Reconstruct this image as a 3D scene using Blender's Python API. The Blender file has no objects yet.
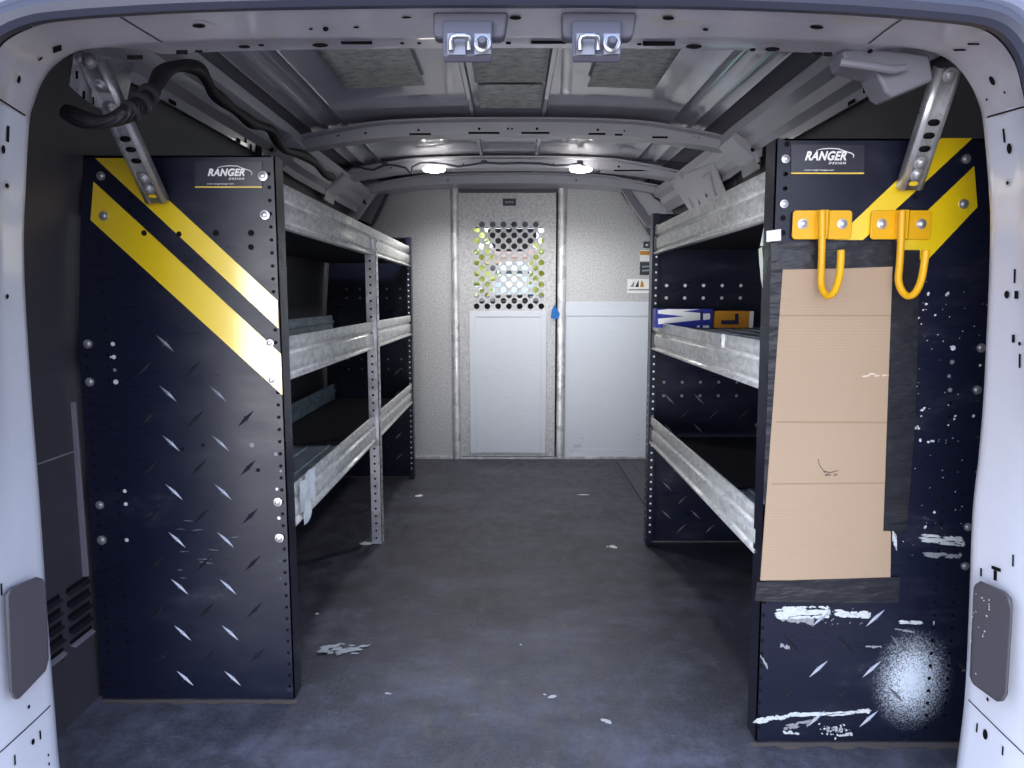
import bpy, bmesh, math, random
from mathutils import Vector, Matrix
from mathutils.geometry import delaunay_2d_cdt
random.seed(7)
scn = bpy.context.scene
COL = scn.collection
PI = math.pi
# ------------------------------------------------------------------ camera
F_PX, PITCH, CAM_Z = 700.0, math.atan(86/700), 0.82
cd = bpy.data.cameras.new('camera'); cam = bpy.data.objects.new('camera', cd); COL.objects.link(cam)
cd.sensor_width = 36; cd.lens = F_PX/1024*36; cd.clip_start = 0.02; cd.clip_end = 200
cam.location = (0, 0, CAM_Z); cam.rotation_euler = (PI/2 - PITCH, 0, 0)
scn.camera = cam
CP, SP = math.cos(PITCH), math.sin(PITCH)
def at(px, py, Y):
    """world point at depth Y (metres ahead of the camera) seen at a photo pixel"""
    a, b = (px-512)/F_PX, (384-py)/F_PX
    d = Vector((a, CP + b*SP, -SP + b*CP))
    return Vector((0, 0, CAM_Z)) + d*(Y/d.y)
def atz(px, py, z):
    a, b = (px-512)/F_PX, (384-py)/F_PX
    d = Vector((a, CP + b*SP, -SP + b*CP))
    return Vector((0, 0, CAM_Z)) + d*((z-CAM_Z)/d.z)
def xz(px, py, Y):
    p = at(px, py, Y); return (p.x, p.z)

# ------------------------------------------------------------------ materials
def mat(name, col, rough=.5, metal=0., spec=.5, coat=0., coat_rough=.05, emit=None, estr=0.):
    m = bpy.data.materials.new(name); m.use_nodes = True
    b = m.node_tree.nodes['Principled BSDF']
    b.inputs['Base Color'].default_value = (*col, 1); b.inputs['Roughness'].default_value = rough
    b.inputs['Metallic'].default_value = metal; b.inputs['Specular IOR Level'].default_value = spec
    b.inputs['Coat Weight'].default_value = coat; b.inputs['Coat Roughness'].default_value = coat_rough
    if emit: b.inputs['Emission Color'].default_value = (*emit, 1); b.inputs['Emission Strength'].default_value = estr
    return m
class NT:
    def __init__(s, m): s.t = m.node_tree; s.b = s.t.nodes['Principled BSDF']; s.tc = s.t.nodes.new('ShaderNodeTexCoord')
    def n(s, ty, **kw):
        x = s.t.nodes.new(ty)
        for k, v in kw.items(): setattr(x, k, v)
        return x
    def l(s, a, b): s.t.links.new(a, b)
    def noise(s, scale, detail=4, rough=.6, stretch=(1,1,1), loc=(0,0,0), rot=(0,0,0), coord='Object'):
        mp = s.n('ShaderNodeMapping'); mp.inputs['Scale'].default_value = stretch; mp.inputs['Location'].default_value = loc; mp.inputs['Rotation'].default_value = rot
        s.l(s.tc.outputs[coord], mp.inputs['Vector'])
        t = s.n('ShaderNodeTexNoise'); t.inputs['Scale'].default_value = scale; t.inputs['Detail'].default_value = detail; t.inputs['Roughness'].default_value = rough
        s.l(mp.outputs[0], t.inputs['Vector']); return t.outputs['Fac']
    def voro(s, scale, feature='F1', stretch=(1,1,1)):
        mp = s.n('ShaderNodeMapping'); mp.inputs['Scale'].default_value = stretch
        s.l(s.tc.outputs['Object'], mp.inputs['Vector'])
        t = s.n('ShaderNodeTexVoronoi'); t.inputs['Scale'].default_value = scale; t.feature = feature
        s.l(mp.outputs[0], t.inputs['Vector']); return t
    def ramp(s, fac, stops):
        r = s.n('ShaderNodeValToRGB'); e = r.color_ramp.elements
        while len(e) < len(stops): e.new(.5)
        for k, (p, c) in enumerate(stops):
            e[k].position = p; e[k].color = (*c, 1) if len(c) == 3 else c
        s.l(fac, r.inputs[0]); return r.outputs[0]
    def rng(s, v, a, b, c=0, d=1, smooth=True):
        r = s.n('ShaderNodeMapRange'); r.interpolation_type = 'SMOOTHSTEP' if smooth else 'LINEAR'
        for k, x in enumerate((a, b, c, d)): r.inputs[k+1].default_value = x
        s.l(v, r.inputs[0]); return r.outputs[0]
    def math(s, op, a, b=None):
        r = s.n('ShaderNodeMath', operation=op)
        for k, x in enumerate((a, b)):
            if x is None: continue
            if isinstance(x, (int, float)): r.inputs[k].default_value = x
            else: s.l(x, r.inputs[k])
        return r.outputs[0]
    def mix(s, fac, a, b):
        r = s.n('ShaderNodeMix', data_type='RGBA')
        for sock, x in ((r.inputs[0], fac), (r.inputs[6], a), (r.inputs[7], b)):
            if isinstance(x, (int, float)): sock.default_value = x
            elif isinstance(x, tuple): sock.default_value = (*x, 1)
            else: s.l(x, sock)
        return r.outputs[2]
    def sep(s, coord='Object'):
        r = s.n('ShaderNodeSeparateXYZ'); s.l(s.tc.outputs[coord], r.inputs[0]); return r.outputs
    def col(s, c): s.l(c, s.b.inputs['Base Color'])
    def rough(s, c): s.l(c, s.b.inputs['Roughness'])
    def bump(s, h, strength=.3, dist=.002):
        r = s.n('ShaderNodeBump'); r.inputs['Strength'].default_value = strength; r.inputs['Distance'].default_value = dist
        s.l(h, r.inputs['Height']); s.l(r.outputs[0], s.b.inputs['Normal'])
M = {}
# van body paint (pale, slightly lilac in the shade) with primer overspray
m = M['paint'] = mat('van_paint', (.62,.61,.68), .32, 0, .5, .4, .08); t = NT(m)
v = t.noise(7, 4, .6); w = t.noise(60, 3)
c = t.mix(t.rng(v, .6, .74), t.mix(w, (.56,.55,.62), (.66,.65,.71)), (.60,.56,.47)); t.col(c); t.bump(t.noise(40, 2), .08, .002)
m = M['paint_lit'] = mat('van_paint_lit', (.66,.68,.78), .3, 0, .5, .4, .08); t = NT(m)  # brighter copy of the van paint, stronger light put into its colour
t.col(t.mix(t.noise(12, 4), (.68,.71,.81), (.78,.81,.91)))
m = M['roof'] = mat('roof_paint', (.36,.36,.40), .1, 0, .6, .6, .03); t = NT(m)
t.col(t.mix(t.noise(3, 4), (.56,.56,.64), (.70,.70,.77))); t.rough(t.rng(t.noise(9, 3), .2, .8, .05, .13)); t.bump(t.noise(4, 1), .05, .01)
m = M['bow'] = mat('bow_paint', (.42,.41,.46), .3, 0, .5, .3); t = NT(m); t.col(t.mix(t.noise(10, 4), (.46,.455,.51), (.58,.57,.62)))
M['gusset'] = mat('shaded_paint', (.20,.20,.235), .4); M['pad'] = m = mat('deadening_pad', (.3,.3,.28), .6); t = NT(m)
t.col(t.ramp(t.noise(55, 5, .75, (.6,1,1)), [(.3,(.34,.34,.34)), (.5,(.74,.74,.69)), (.7,(.92,.92,.80))])); t.bump(t.noise(60, 4), .5, .003)
M['seal'] = mat('rubber_seal', (.05,.055,.09), .4)
M['seal_light'] = mat('seal_pale_blue', (.22,.25,.36), .35)  # paler blue strip of the seal
M['black'] = mat('black', (.004,.004,.006), .8, 0, .2)
# black wall lining
m = M['liner'] = mat('wall_lining', (.022,.021,.028), .45); t = NT(m)
t.col(t.mix(t.noise(4, 5, .7), (.036,.034,.046), (.07,.066,.082))); t.bump(t.noise(220, 2), .12, .001)
m = M['liner_line'] = mat('lining_scuffed_edge', (.22,.2,.24), .5)
# black shelving panel, haze put into its navy base colour
def panel_mat(name, spray=None):
    m = mat(name, (.012,.013,.026), .30, 0, .42); t = NT(m)
    d = t.noise(9, 6, .75, (.5,1,1.6)); fine = t.noise(140, 3, .7)
    base = t.mix(t.rng(d, .52, .8), (.0085,.0105,.027), (.03,.032,.055))
    base = t.mix(t.rng(t.math('MULTIPLY', d, fine), .36, .5), base, (.10,.10,.13))
    if spray:
        pos = t.n('ShaderNodeVectorMath', operation='SUBTRACT'); pos.inputs[1].default_value = spray
        t.l(t.tc.outputs['Object'], pos.inputs[0])
        sc = t.n('ShaderNodeVectorMath', operation='MULTIPLY'); sc.inputs[1].default_value = (1.15, 0, .85); t.l(pos.outputs[0], sc.inputs[0])
        ln = t.n('ShaderNodeVectorMath', operation='LENGTH'); t.l(sc.outputs[0], ln.inputs[0])
        grain = t.noise(330, 3, .7)
        g0 = t.rng(ln.outputs['Value'], .0, .105, 1, 0, False); g1 = t.math('POWER', g0, 2.0)
        a = t.math('ADD', g1, t.math('MULTIPLY', t.math('MULTIPLY', t.math('SUBTRACT', grain, .5), g0), 3.2))
        base = t.mix(t.math('MULTIPLY', t.rng(a, .06, .62, 0, 1, False), t.rng(g0, 0, .25)), base, (.72,.81,.93))
    t.col(base); t.rough(t.rng(d, .3, .8, .26, .42)); t.bump(t.noise(30, 3), .05, .002)
    return m
M['panel'] = panel_mat('black_panel'); M['panel_spray'] = panel_mat('black_panel_sprayed', (.115, -.54, .124))
m = M['tread'] = mat('worn_lit_tread', (.34,.35,.40), .3, .6)  # worn ridges, with the light they catch put into the colour
M['tread_dark'] = mat('dark_tread', (.02,.02,.03), .3)
# galvanised shelf metal
def galv(name, c0, c1, metal=.75, rough=.42, scale=45):
    m = mat(name, c0, rough, metal); t = NT(m)
    vo = t.voro(scale, 'F1', (1,.5,1)); s = t.n('ShaderNodeSeparateColor'); t.l(vo.outputs['Color'], s.inputs[0])
    f = t.math('ADD', t.math('MULTIPLY', s.outputs[0], .45), t.math('MULTIPLY', t.noise(14, 5, .7), .6))
    t.col(t.ramp(f, [(.25, c0), (.75, c1)])); t.rough(t.rng(t.noise(25, 4), .3, .7, rough-.1, rough+.1)); t.bump(t.noise(90, 3), .08, .001)
    return m
M['galv'] = galv('galvanised_shelf', (.50,.50,.50), (.72,.72,.69), .35, .42, 110)
M['galv_blue'] = galv('galvanised_tray', (.30,.36,.45), (.50,.58,.68), .4, .4)
M['zinc'] = galv('zinc_plate', (.46,.47,.50), (.64,.65,.68), .55, .36, 60)
M['zinc_post'] = galv('zinc_post', (.48,.48,.50), (.78,.78,.80), .5, .4, 30)
m = M['steel'] = mat('partition_steel', (.6,.6,.6), .5, .35); t = NT(m)
g = t.noise(120, 3, .85); t.col(t.ramp(g, [(.3,(.36,.36,.38)), (.7,(.74,.74,.75))])); t.bump(g, .1, .001)
m = M['sheet'] = mat('pale_plastic_sheet', (.74,.77,.82), .4); t = NT(m)
sc_ = t.rng(t.math('MULTIPLY', t.noise(16, 6, .8, (1,1,5)), t.noise(5, 3)), .36, .46)
t.col(t.mix(sc_, t.mix(t.noise(3, 3), (.68,.72,.80), (.76,.80,.89)), (.5,.52,.56))); t.bump(t.noise(22, 5, .7, (1,1,2.5)), .25, .006)
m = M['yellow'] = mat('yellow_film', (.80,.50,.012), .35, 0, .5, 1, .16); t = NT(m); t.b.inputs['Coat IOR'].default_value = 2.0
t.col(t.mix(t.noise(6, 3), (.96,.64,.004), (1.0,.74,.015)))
M['yellow_paint'] = m = mat('yellow_powder_coat', (.85,.43,.006), .33); t = NT(m); t.col(t.mix(t.noise(20, 4), (.78,.38,.004), (.9,.5,.012)))
M['bolt'] = mat('zinc_bolt', (.62,.62,.64), .35, .8)
M['dot'] = mat('pale_rivet_lit_hole', (.75,.77,.82), .5)  # rivets, and holes with light through them painted as pale discs
M['dot_dim'] = mat('grey_rivet_dim_hole', (.22,.22,.25), .5)
m = M['card'] = mat('cardboard', (.55,.39,.27), .85, 0, .2); t = NT(m)
wv = t.n('ShaderNodeTexWave', wave_type='BANDS', bands_direction='Z'); wv.inputs['Scale'].default_value = 62; wv.inputs['Distortion'].default_value = .6
t.l(t.tc.outputs['Object'], wv.inputs['Vector'])
cc = t.mix(t.noise(3, 4), (.40,.292,.205), (.46,.342,.243)); t.col(t.mix(t.math('MULTIPLY', wv.outputs['Fac'], .16), cc, (.42,.28,.18))); t.bump(wv.outputs['Fac'], .15, .001)
M['card_line'] = mat('cardboard_crease', (.34,.22,.14), .9); M['card_scuff'] = mat('cardboard_scuff', (.72,.58,.45), .9)
m = M['tape'] = mat('black_tape', (.016,.017,.023), .3, 0, .6); t = NT(m); t.bump(t.noise(11, 3, .5, (1,1,3)), .7, .012)
M['white_tape'] = mat('white_tape', (.80,.80,.80), .6)
M['peel'] = mat('pale_peeling_tape', (.72,.78,.68), .5)
M['plastic'] = m = mat('dark_grey_plastic', (.085,.078,.095), .5); t = NT(m); t.bump(t.noise(400, 2), .15, .0006)
M['latch_plastic'] = mat('latch_grey_plastic', (.095,.095,.13), .45)
M['latch_backing'] = mat('latch_backing', (.27,.27,.31), .35, .5); M['chrome'] = mat('chrome', (.42,.42,.45), .2, 1)
M['conduit'] = m = mat('black_conduit', (.014,.014,.02), .5); t = NT(m); wv = t.n('ShaderNodeTexWave', bands_direction='Y'); wv.inputs['Scale'].default_value = 60; t.l(t.tc.outputs['Object'], wv.inputs['Vector']); t.bump(wv.outputs['Fac'], .4, .004)
M['tape_wrap'] = mat('cloth_tape_wrap', (.05,.05,.058), .4)
M['led'] = mat('led_lens', (1,1,.96), .3, emit=(1,.96,.88), estr=9)
M['white_ink'] = mat('white_ink', (.95,.95,.95), .5); M['label_black'] = mat('label_black', (.035,.036,.052), .25, 0, .5)
M['label_yellow'] = mat('label_yellow', (.9,.62,.12), .4)
M['paint_flake'] = m = mat('white_paint_flake', (.75,.79,.80), .7); t = NT(m); t.col(t.mix(t.noise(150, 4, .8), (.40,.43,.46), (.82,.86,.88)))
M['flake_grey'] = mat('dusty_scrape', (.30,.31,.34), .7)
M['blue_box'] = mat('blue_carton', (.012,.028,.33), .45); M['orange_box'] = mat('orange_carton', (.62,.27,.015), .5)
M['carton_ink'] = mat('navy_ink', (.015,.012,.07), .5)
M['blue_tape'] = mat('blue_painters_tape', (.01,.16,.55), .6)
M['mat'] = m = mat('shelf_rubber_mat', (.012,.012,.018), .55)
# floor
m = M['floor'] = mat('rubber_floor', (.02,.02,.025), .55); t = NT(m); X, Yc, Z = t.sep()
n1 = t.noise(3.2, 6, .72, (1,1.5,1)); n2 = t.noise(16, 6, .75, (1.4,.8,1)); n3 = t.noise(150, 3, .7)
near = t.rng(Yc, 1.0, 2.3, 1, 0)
dust = t.math('MULTIPLY', t.rng(t.math('ADD', t.math('MULTIPLY', n1, .62), t.math('MULTIPLY', n2, .42)), .44, .76), t.math('ADD', t.math('MULTIPLY', near, .9), .34))
base = t.mix(n1, (.022,.023,.034), (.045,.043,.06))
base = t.mix(t.rng(t.math('MULTIPLY', n3, t.math('ADD', .5, t.math('MULTIPLY', near, .6))), .2, .62, 0, .8), base, (.095,.095,.118))
scf = t.math('MULTIPLY', t.rng(t.noise(11, 7, .8, (.5,2.2,1), (1,9,0), (0,0,.5)), .58, .70), t.rng(t.noise(2.6, 3, .5, (1,1,1), (4,4,0)), .5, .62))
base = t.mix(t.math('MULTIPLY', scf, .55), base, (.22,.22,.26))
base = t.mix(dust, base, (.19,.195,.26))
blot = t.math('MULTIPLY', t.rng(t.noise(9, 6, .8, (.8,1.3,1), (2,5,0)), .56, .72), t.rng(n3, .35, .7, .4, 1))
base = t.mix(t.math('MULTIPLY', blot, t.math('ADD', .12, t.math('MULTIPLY', near, .5))), base, (.26,.26,.31))
sp = t.rng(t.math('MULTIPLY', t.rng(t.noise(30, 5, .8, (1,1.6,1), (3,1,0)), .62, .72), t.rng(t.noise(5, 3, .5, (1,1,1), (7,2,0)), .55, .66)), .3, .8)
base = t.mix(t.math('MULTIPLY', sp, t.math('ADD', .2, t.math('MULTIPLY', near, .6))), base, (.42,.43,.47))
t.col(base); t.rough(t.rng(n2, .3, .7, .42, .65)); t.bump(n3, .25, .0015)
M['dirt'] = mat('dried_dirt', (.16,.13,.115), .9)
M['sill'] = m = mat('step_sill', (.055,.055,.068), .5)
M['glass'] = m = mat('tinted_glass', (.62,.9,.74), .02)
g = m.node_tree; out = g.nodes['Material Output']; tr = g.nodes.new('ShaderNodeBsdfTransparent'); tr.inputs[0].default_value = (.55,.85,.68,1)
gl = g.nodes.new('ShaderNodeBsdfGlossy'); gl.inputs['Roughness'].default_value = .02; fr = g.nodes.new('ShaderNodeMixShader'); fr.inputs[0].default_value = .07
g.links.new(tr.outputs[0], fr.inputs[1]); g.links.new(gl.outputs[0], fr.inputs[2]); g.links.new(fr.outputs[0], out.inputs[0])
M['clear_glass'] = m.copy(); M['clear_glass'].name = 'clear_glass'
for n_ in M['clear_glass'].node_tree.nodes:
    if n_.type == 'BSDF_TRANSPARENT': n_.inputs[0].default_value = (.93,.97,.96,1)
m = M['leaf'] = mat('leaves', (.22,.32,.05), .6); t = NT(m); t.col(t.mix(t.noise(2, 4), (.24,.33,.06), (.72,.68,.16)))
M['bark'] = mat('bark', (.12,.085,.06), .9); M['house'] = mat('house_wall', (.72,.55,.42), .8); M['house_roof'] = mat('house_roof', (.30,.19,.15), .8)
M['car'] = mat('car_paint', (.62,.72,.80), .25, .2, .5, .8); M['dark_glass'] = mat('dark_glass', (.03,.05,.06), .08); M['tyre'] = mat('tyre', (.02,.02,.02), .8)
M['ground'] = m = mat('asphalt', (.35,.34,.33), .9); t = NT(m); t.col(t.mix(t.noise(6, 5), (.26,.26,.26), (.42,.41,.40)))

# ------------------------------------------------------------------ mesh builder
class MB:
    def __init__(s): s.v = []; s.f = []; s.m = []
    def add(s, vs, fs, mi=0):
        o = len(s.v); s.v += [Vector(p) for p in vs]; s.f += [tuple(o+i for i in f) for f in fs]; s.m += [mi]*len(fs); return s
    def box(s, c, size, mi=0, rot=None):
        h = Vector(size)/2; vs = []
        for dz in (-1,1):
            for dy in (-1,1):
                for dx in (-1,1):
                    p = Vector((dx*h.x, dy*h.y, dz*h.z)); 
                    if rot: p = rot @ p
                    vs.append(Vector(c)+p)
        return s.add(vs, [(0,2,3,1),(4,5,7,6),(0,1,5,4),(2,6,7,3),(0,4,6,2),(1,3,7,5)], mi)
    def span(s, a, b, mi=0):
        a, b = Vector(a), Vector(b); return s.box((a+b)/2, [abs(x) for x in (b-a)], mi)
    def poly(s, pts, mi=0): return s.add(pts, [tuple(range(len(pts)))], mi)
    def prism(s, pts, ext, mi=0, cap_mi=None):
        n = len(pts); e = Vector(ext); P = [Vector(p) for p in pts]
        s.add(P+[p+e for p in P], [tuple(range(n))[::-1], tuple(range(n, 2*n))], mi if cap_mi is None else cap_mi)
        o = len(s.v)-2*n
        for i in range(n):
            j = (i+1) % n; s.f.append((o+i, o+j, o+n+j, o+n+i)); s.m.append(mi)
        return s
    def loft(s, loops, mi=0, closed=False, cap=False):
        n = len(loops[0]); o = len(s.v)
        for L in loops: s.v += [Vector(p) for p in L]
        for k in range(len(loops)-1):
            for i in range(n if closed else n-1):
                j = (i+1) % n; s.f.append((o+k*n+i, o+k*n+j, o+(k+1)*n+j, o+(k+1)*n+i)); s.m.append(mi)
        if cap:
            s.f += [tuple(o+i for i in range(n))[::-1], tuple(o+(len(loops)-1)*n+i for i in range(n))]; s.m += [mi, mi]
        return s
    def tube(s, path, r, n=10, mi=0):
        P = [Vector(p) for p in path]; loops = []; up = None
        R = r if isinstance(r, (list, tuple)) else [r]*len(P)
        for k, p in enumerate(P):
            d = (P[min(k+1, len(P)-1)]-P[max(k-1, 0)]).normalized()
            if up is None: up = Vector((0,0,1)) if abs(d.z) < .9 else Vector((1,0,0))
            u = d.cross(up)
            if u.length < 1e-5: u = d.cross(Vector((0,1,0)))
            u.normalize(); w = u.cross(d).normalized(); up = w
            loops.append([p+R[k]*(math.cos(2*PI*i/n)*u+math.sin(2*PI*i/n)*w) for i in range(n)])
        return s.loft(loops, mi, True, True)
    def cyl(s, a, b, r, n=14, mi=0): return s.tube([a, b], r, n, mi)
    def disc(s, c, nrm, r, n=10, mi=0, sx=1.):
        nv = Vector(nrm).normalized(); u = nv.orthogonal().normalized() if abs(nv.y) < .9 else Vector((1,0,0)); w = nv.cross(u)
        return s.poly([Vector(c)+r*(sx*math.cos(2*PI*i/n)*u+math.sin(2*PI*i/n)*w) for i in range(n)], mi)
    def lathe(s, prof, c, axis, n=16, mi=0):
        ax = Vector(axis).normalized(); u = ax.orthogonal().normalized(); w = ax.cross(u)
        return s.loft([[Vector(c)+ax*h+r*(math.cos(2*PI*i/n)*u+math.sin(2*PI*i/n)*w) for i in range(n)] for r, h in prof], mi, True, True)
    def build(s, name, mats, parent=None, smooth=35, bevel=0, kind=None, seg=2, recalc=True):
        if not isinstance(mats, (list, tuple)): mats = [mats]
        off = Vector(); p = parent
        while p: off += p.location; p = p.parent
        me = bpy.data.meshes.new(name); me.from_pydata([v-off for v in s.v], [], s.f)
        for x in mats: me.materials.append(x)
        me.polygons.foreach_set('material_index', s.m)
        if recalc:
            bm = bmesh.new(); bm.from_mesh(me); bmesh.ops.recalc_face_normals(bm, faces=bm.faces); bm.to_mesh(me); bm.free()
        if smooth:
            me.polygons.foreach_set('use_smooth', [True]*len(me.polygons)); me.set_sharp_from_angle(angle=math.radians(smooth))
        o = bpy.data.objects.new(name, me); COL.objects.link(o)
        if parent: o.parent = parent
        if bevel:
            b = o.modifiers.new('bevel', 'BEVEL'); b.width = bevel; b.segments = seg; b.limit_method = 'ANGLE'; b.angle_limit = math.radians(40)
        if kind: o['kind'] = kind
        return o
def thing(name, label, cat, loc, group=None):
    o = bpy.data.objects.new(name, None); COL.objects.link(o); o.location = loc; o.empty_display_size = .05
    return tag(o, label, cat, group)
def tag(o, label, cat, group=None):
    o['label'] = label; o['category'] = cat
    if group: o['group'] = group
    return o
def structure(o): o['kind'] = 'structure'; return o
def shell(name, loc=(0,0,0)):
    o = bpy.data.objects.new(name, None); COL.objects.link(o); o.location = loc; o.empty_display_size = .05; o['kind'] = 'structure'; return o
def origin_to(o, p):
    p = Vector(p); o.data.transform(Matrix.Translation(-p)); o.location = p; return o
def lettering(name, body, size, shear, width, loc, m, parent, bold=.0, char=1.0):
    """a line of raised letters facing the back of the van, centred at loc, scaled to the given width"""
    cu = bpy.data.curves.new(name, 'FONT'); cu.body = body; cu.size = size; cu.shear = shear; cu.align_x = 'CENTER'; cu.align_y = 'CENTER'; cu.offset = bold; cu.space_character = char; cu.extrude = .0003
    tmp = bpy.data.objects.new('tmp', cu); COL.objects.link(tmp); bpy.context.view_layer.update()
    me = bpy.data.meshes.new_from_object(tmp.evaluated_get(bpy.context.evaluated_depsgraph_get())); bpy.data.objects.remove(tmp)
    xs = [v.co.x for v in me.vertices]; k = width/(max(xs)-min(xs)); cx = (max(xs)+min(xs))/2
    off = Vector(); p = parent
    while p: off += p.location; p = p.parent
    for v in me.vertices: v.co = Vector(((v.co.x-cx)*k+loc[0], loc[1]-v.co.z, v.co.y+loc[2]))-off
    me.materials.clear(); me.materials.append(m); me.name = name
    o = bpy.data.objects.new(name, me); COL.objects.link(o); o.parent = parent; return o
# one bolt head, copied everywhere (dome washer head facing -Y)
_b = MB(); _b.lathe([(.0075,0),(.0075,.0015),(.0045,.002),(.0045,.0045),(.0025,.0055),(.0004,.0055)], (0,0,0), (0,-1,0), 12)
_src = _b.build('bolt', M['bolt']); BOLT = _src.data; bpy.data.objects.remove(_src)
def bolt(p, parent, s=1., rot=None, m=None):
    o = bpy.data.objects.new('bolt', BOLT); COL.objects.link(o)
    off = Vector(); q = parent
    while q: off += q.location; q = q.parent
    o.parent = parent; o.location = Vector(p)-off; o.scale = (s,s,s)
    if rot is not None: o.rotation_euler = rot
    return o
def flake(mb, c, w, h, normal='z', ang=0., n=14, mi=0, lift=.0008, jag=.35, seed=None):
    """ragged flat fleck: normal z lies on the floor, y stands on a panel facing the back door"""
    rr = random.Random(seed if seed is not None else random.random()); pts = []
    for i in range(n):
        a = 2*PI*i/n; k = 1-jag*rr.random(); x, y = w/2*math.cos(a)*k, h/2*math.sin(a)*k
        x, y = x*math.cos(ang)-y*math.sin(ang), x*math.sin(ang)+y*math.cos(ang)
        pts.append(Vector((c[0]+x, c[1]+y, c[2]+lift)) if normal == 'z' else Vector((c[0]+x, c[1]-lift, c[2]+y)))
    return mb.poly(pts, mi)

# ================================================================== SETTING
# floor
b = MB(); b.span((-.87,.94,-.03), (.87,3.62,0)); structure(b.build('floor', M['floor'], smooth=0))
# rear door frame: sweep of the opening
C = [(63,805),(57,768),(52,708),(45,620),(38,515),(33,450),(29,400),(23,310),(21,251),(21.5,211),(24,150),(26.5,117),(30.5,103),(37.5,84),(50,66),(72.7,51),(100,47),(145,43.5),(217,40.5),(341,38.5),(512,38),(683,38.5),(800,41),(870,44.5),(911,47),(939,53),(958,64),(973,83),(981,100),(986,119),(990,160),(993,211),(992,271),(989,340),(986,400),(981,460),(975,515),(971,620),(967,702),(959,768),(955,805)]
B = [(0,860),(-2,810),(-4,748),(-6,650),(-7,540),(-8,470),(-8,410),(-9,315),(-9,250),(-9,205),(-9,140),(-8,100),(-5,72),(0,48),(20,33),(47,23.5),(78,19.5),(120,16.5),(200,12.5),(341,9.5),(512,8.5),(683,9.5),(800,13),(864,16.4),(926,21),(973,27),(997,39),(1014,62),(1022,90),(1026,112),(1030,150),(1032,205),(1032,270),(1032,345),(1032,410),(1031,470),(1030,530),(1028,650),(1026,748),(1022,810),(1018,860)]
assert len(B) == len(C), (len(B), len(C))
YB, YC = .93, 1.03
NRS = 4
def smooth_line(P, n=NRS):
    S = []
    for k in range(len(P)-1):
        p0, p1, p2, p3 = P[max(k-1,0)], P[k], P[k+1], P[min(k+2,len(P)-1)]
        for q in range(n):
            t_ = q/n; S.append(.5*((2*p1)+(-p0+p2)*t_+(2*p0-5*p1+4*p2-p3)*t_*t_+(-p0+3*p1-3*p2+p3)*t_**3))
    return S+[P[-1]]
LB = smooth_line([at(x, y, YB) for x, y in B]); LC = smooth_line([at(x, y, YC) for x, y in C])
cen = Vector((0, 1, .6))
def outw(p, q=None):
    d = Vector((p.x*1.0, 0, max(0, p.z-.62)*1.6 if p.z > .95 else 0)); return d.normalized()
LM1 = [a.lerp(c, .08)+Vector((0,-.006,0)) for a, c in zip(LB, LC)]
LM2 = [a.lerp(c, .5)+Vector((0,-.004,0)) for a, c in zip(LB, LC)]
LM3 = [a.lerp(c, .93)+Vector((0,-.004,0)) for a, c in zip(LB, LC)]
LC2 = [p+Vector((0,.012,0))+outw(p)*.004 for p in LC]
LD = [p+Vector((0,.07,0))+outw(p)*(.010+.05*min(1, max(0, (abs(p.x)-.52)/.14))) for p in LC]
fr_root = shell('trim_1', (0,1,1.18))
b = MB(); b.loft([LB, LM1, LM2, LM3, LC, LC2, LD]); b.m = [1 if max(b.v[i].z for i in f) < 1.075 else 0 for f in b.f]; jf = b.build('rear_door_frame', [M['paint'], M['paint_lit']], fr_root, smooth=50); jf['kind'] = 'structure'
def on_frame(k, i, u=0.):  # point on the frame face: i = fractional index of the traced outline, k = 0 outer .. 1 inner
    i = i*NRS; i0 = min(int(i), len(LB)-2); fr = i-i0; w = min(1, k/.08)*.006 if k < .5 else .004
    return LB[i0].lerp(LB[i0+1], fr).lerp(LC[i0].lerp(LC[i0+1], fr), k)+Vector((0,-w,0))
def frame_axes(i, k=.5):
    e = .25; along = (on_frame(k, i+e)-on_frame(k, i-e)).normalized(); across = (on_frame(.9, i)-on_frame(.1, i)).normalized()
    n = along.cross(across).normalized()
    if n.dot(Vector((0, 0, CAM_Z))-on_frame(k, i)) < 0: n = -n
    return along, across, n
def proj(p):
    d = p-Vector((0, 0, CAM_Z)); zc = d.y*CP-d.z*SP; return Vector((512+F_PX*d.x/zc, 384-F_PX*(d.y*SP+d.z*CP)/zc))
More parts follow.
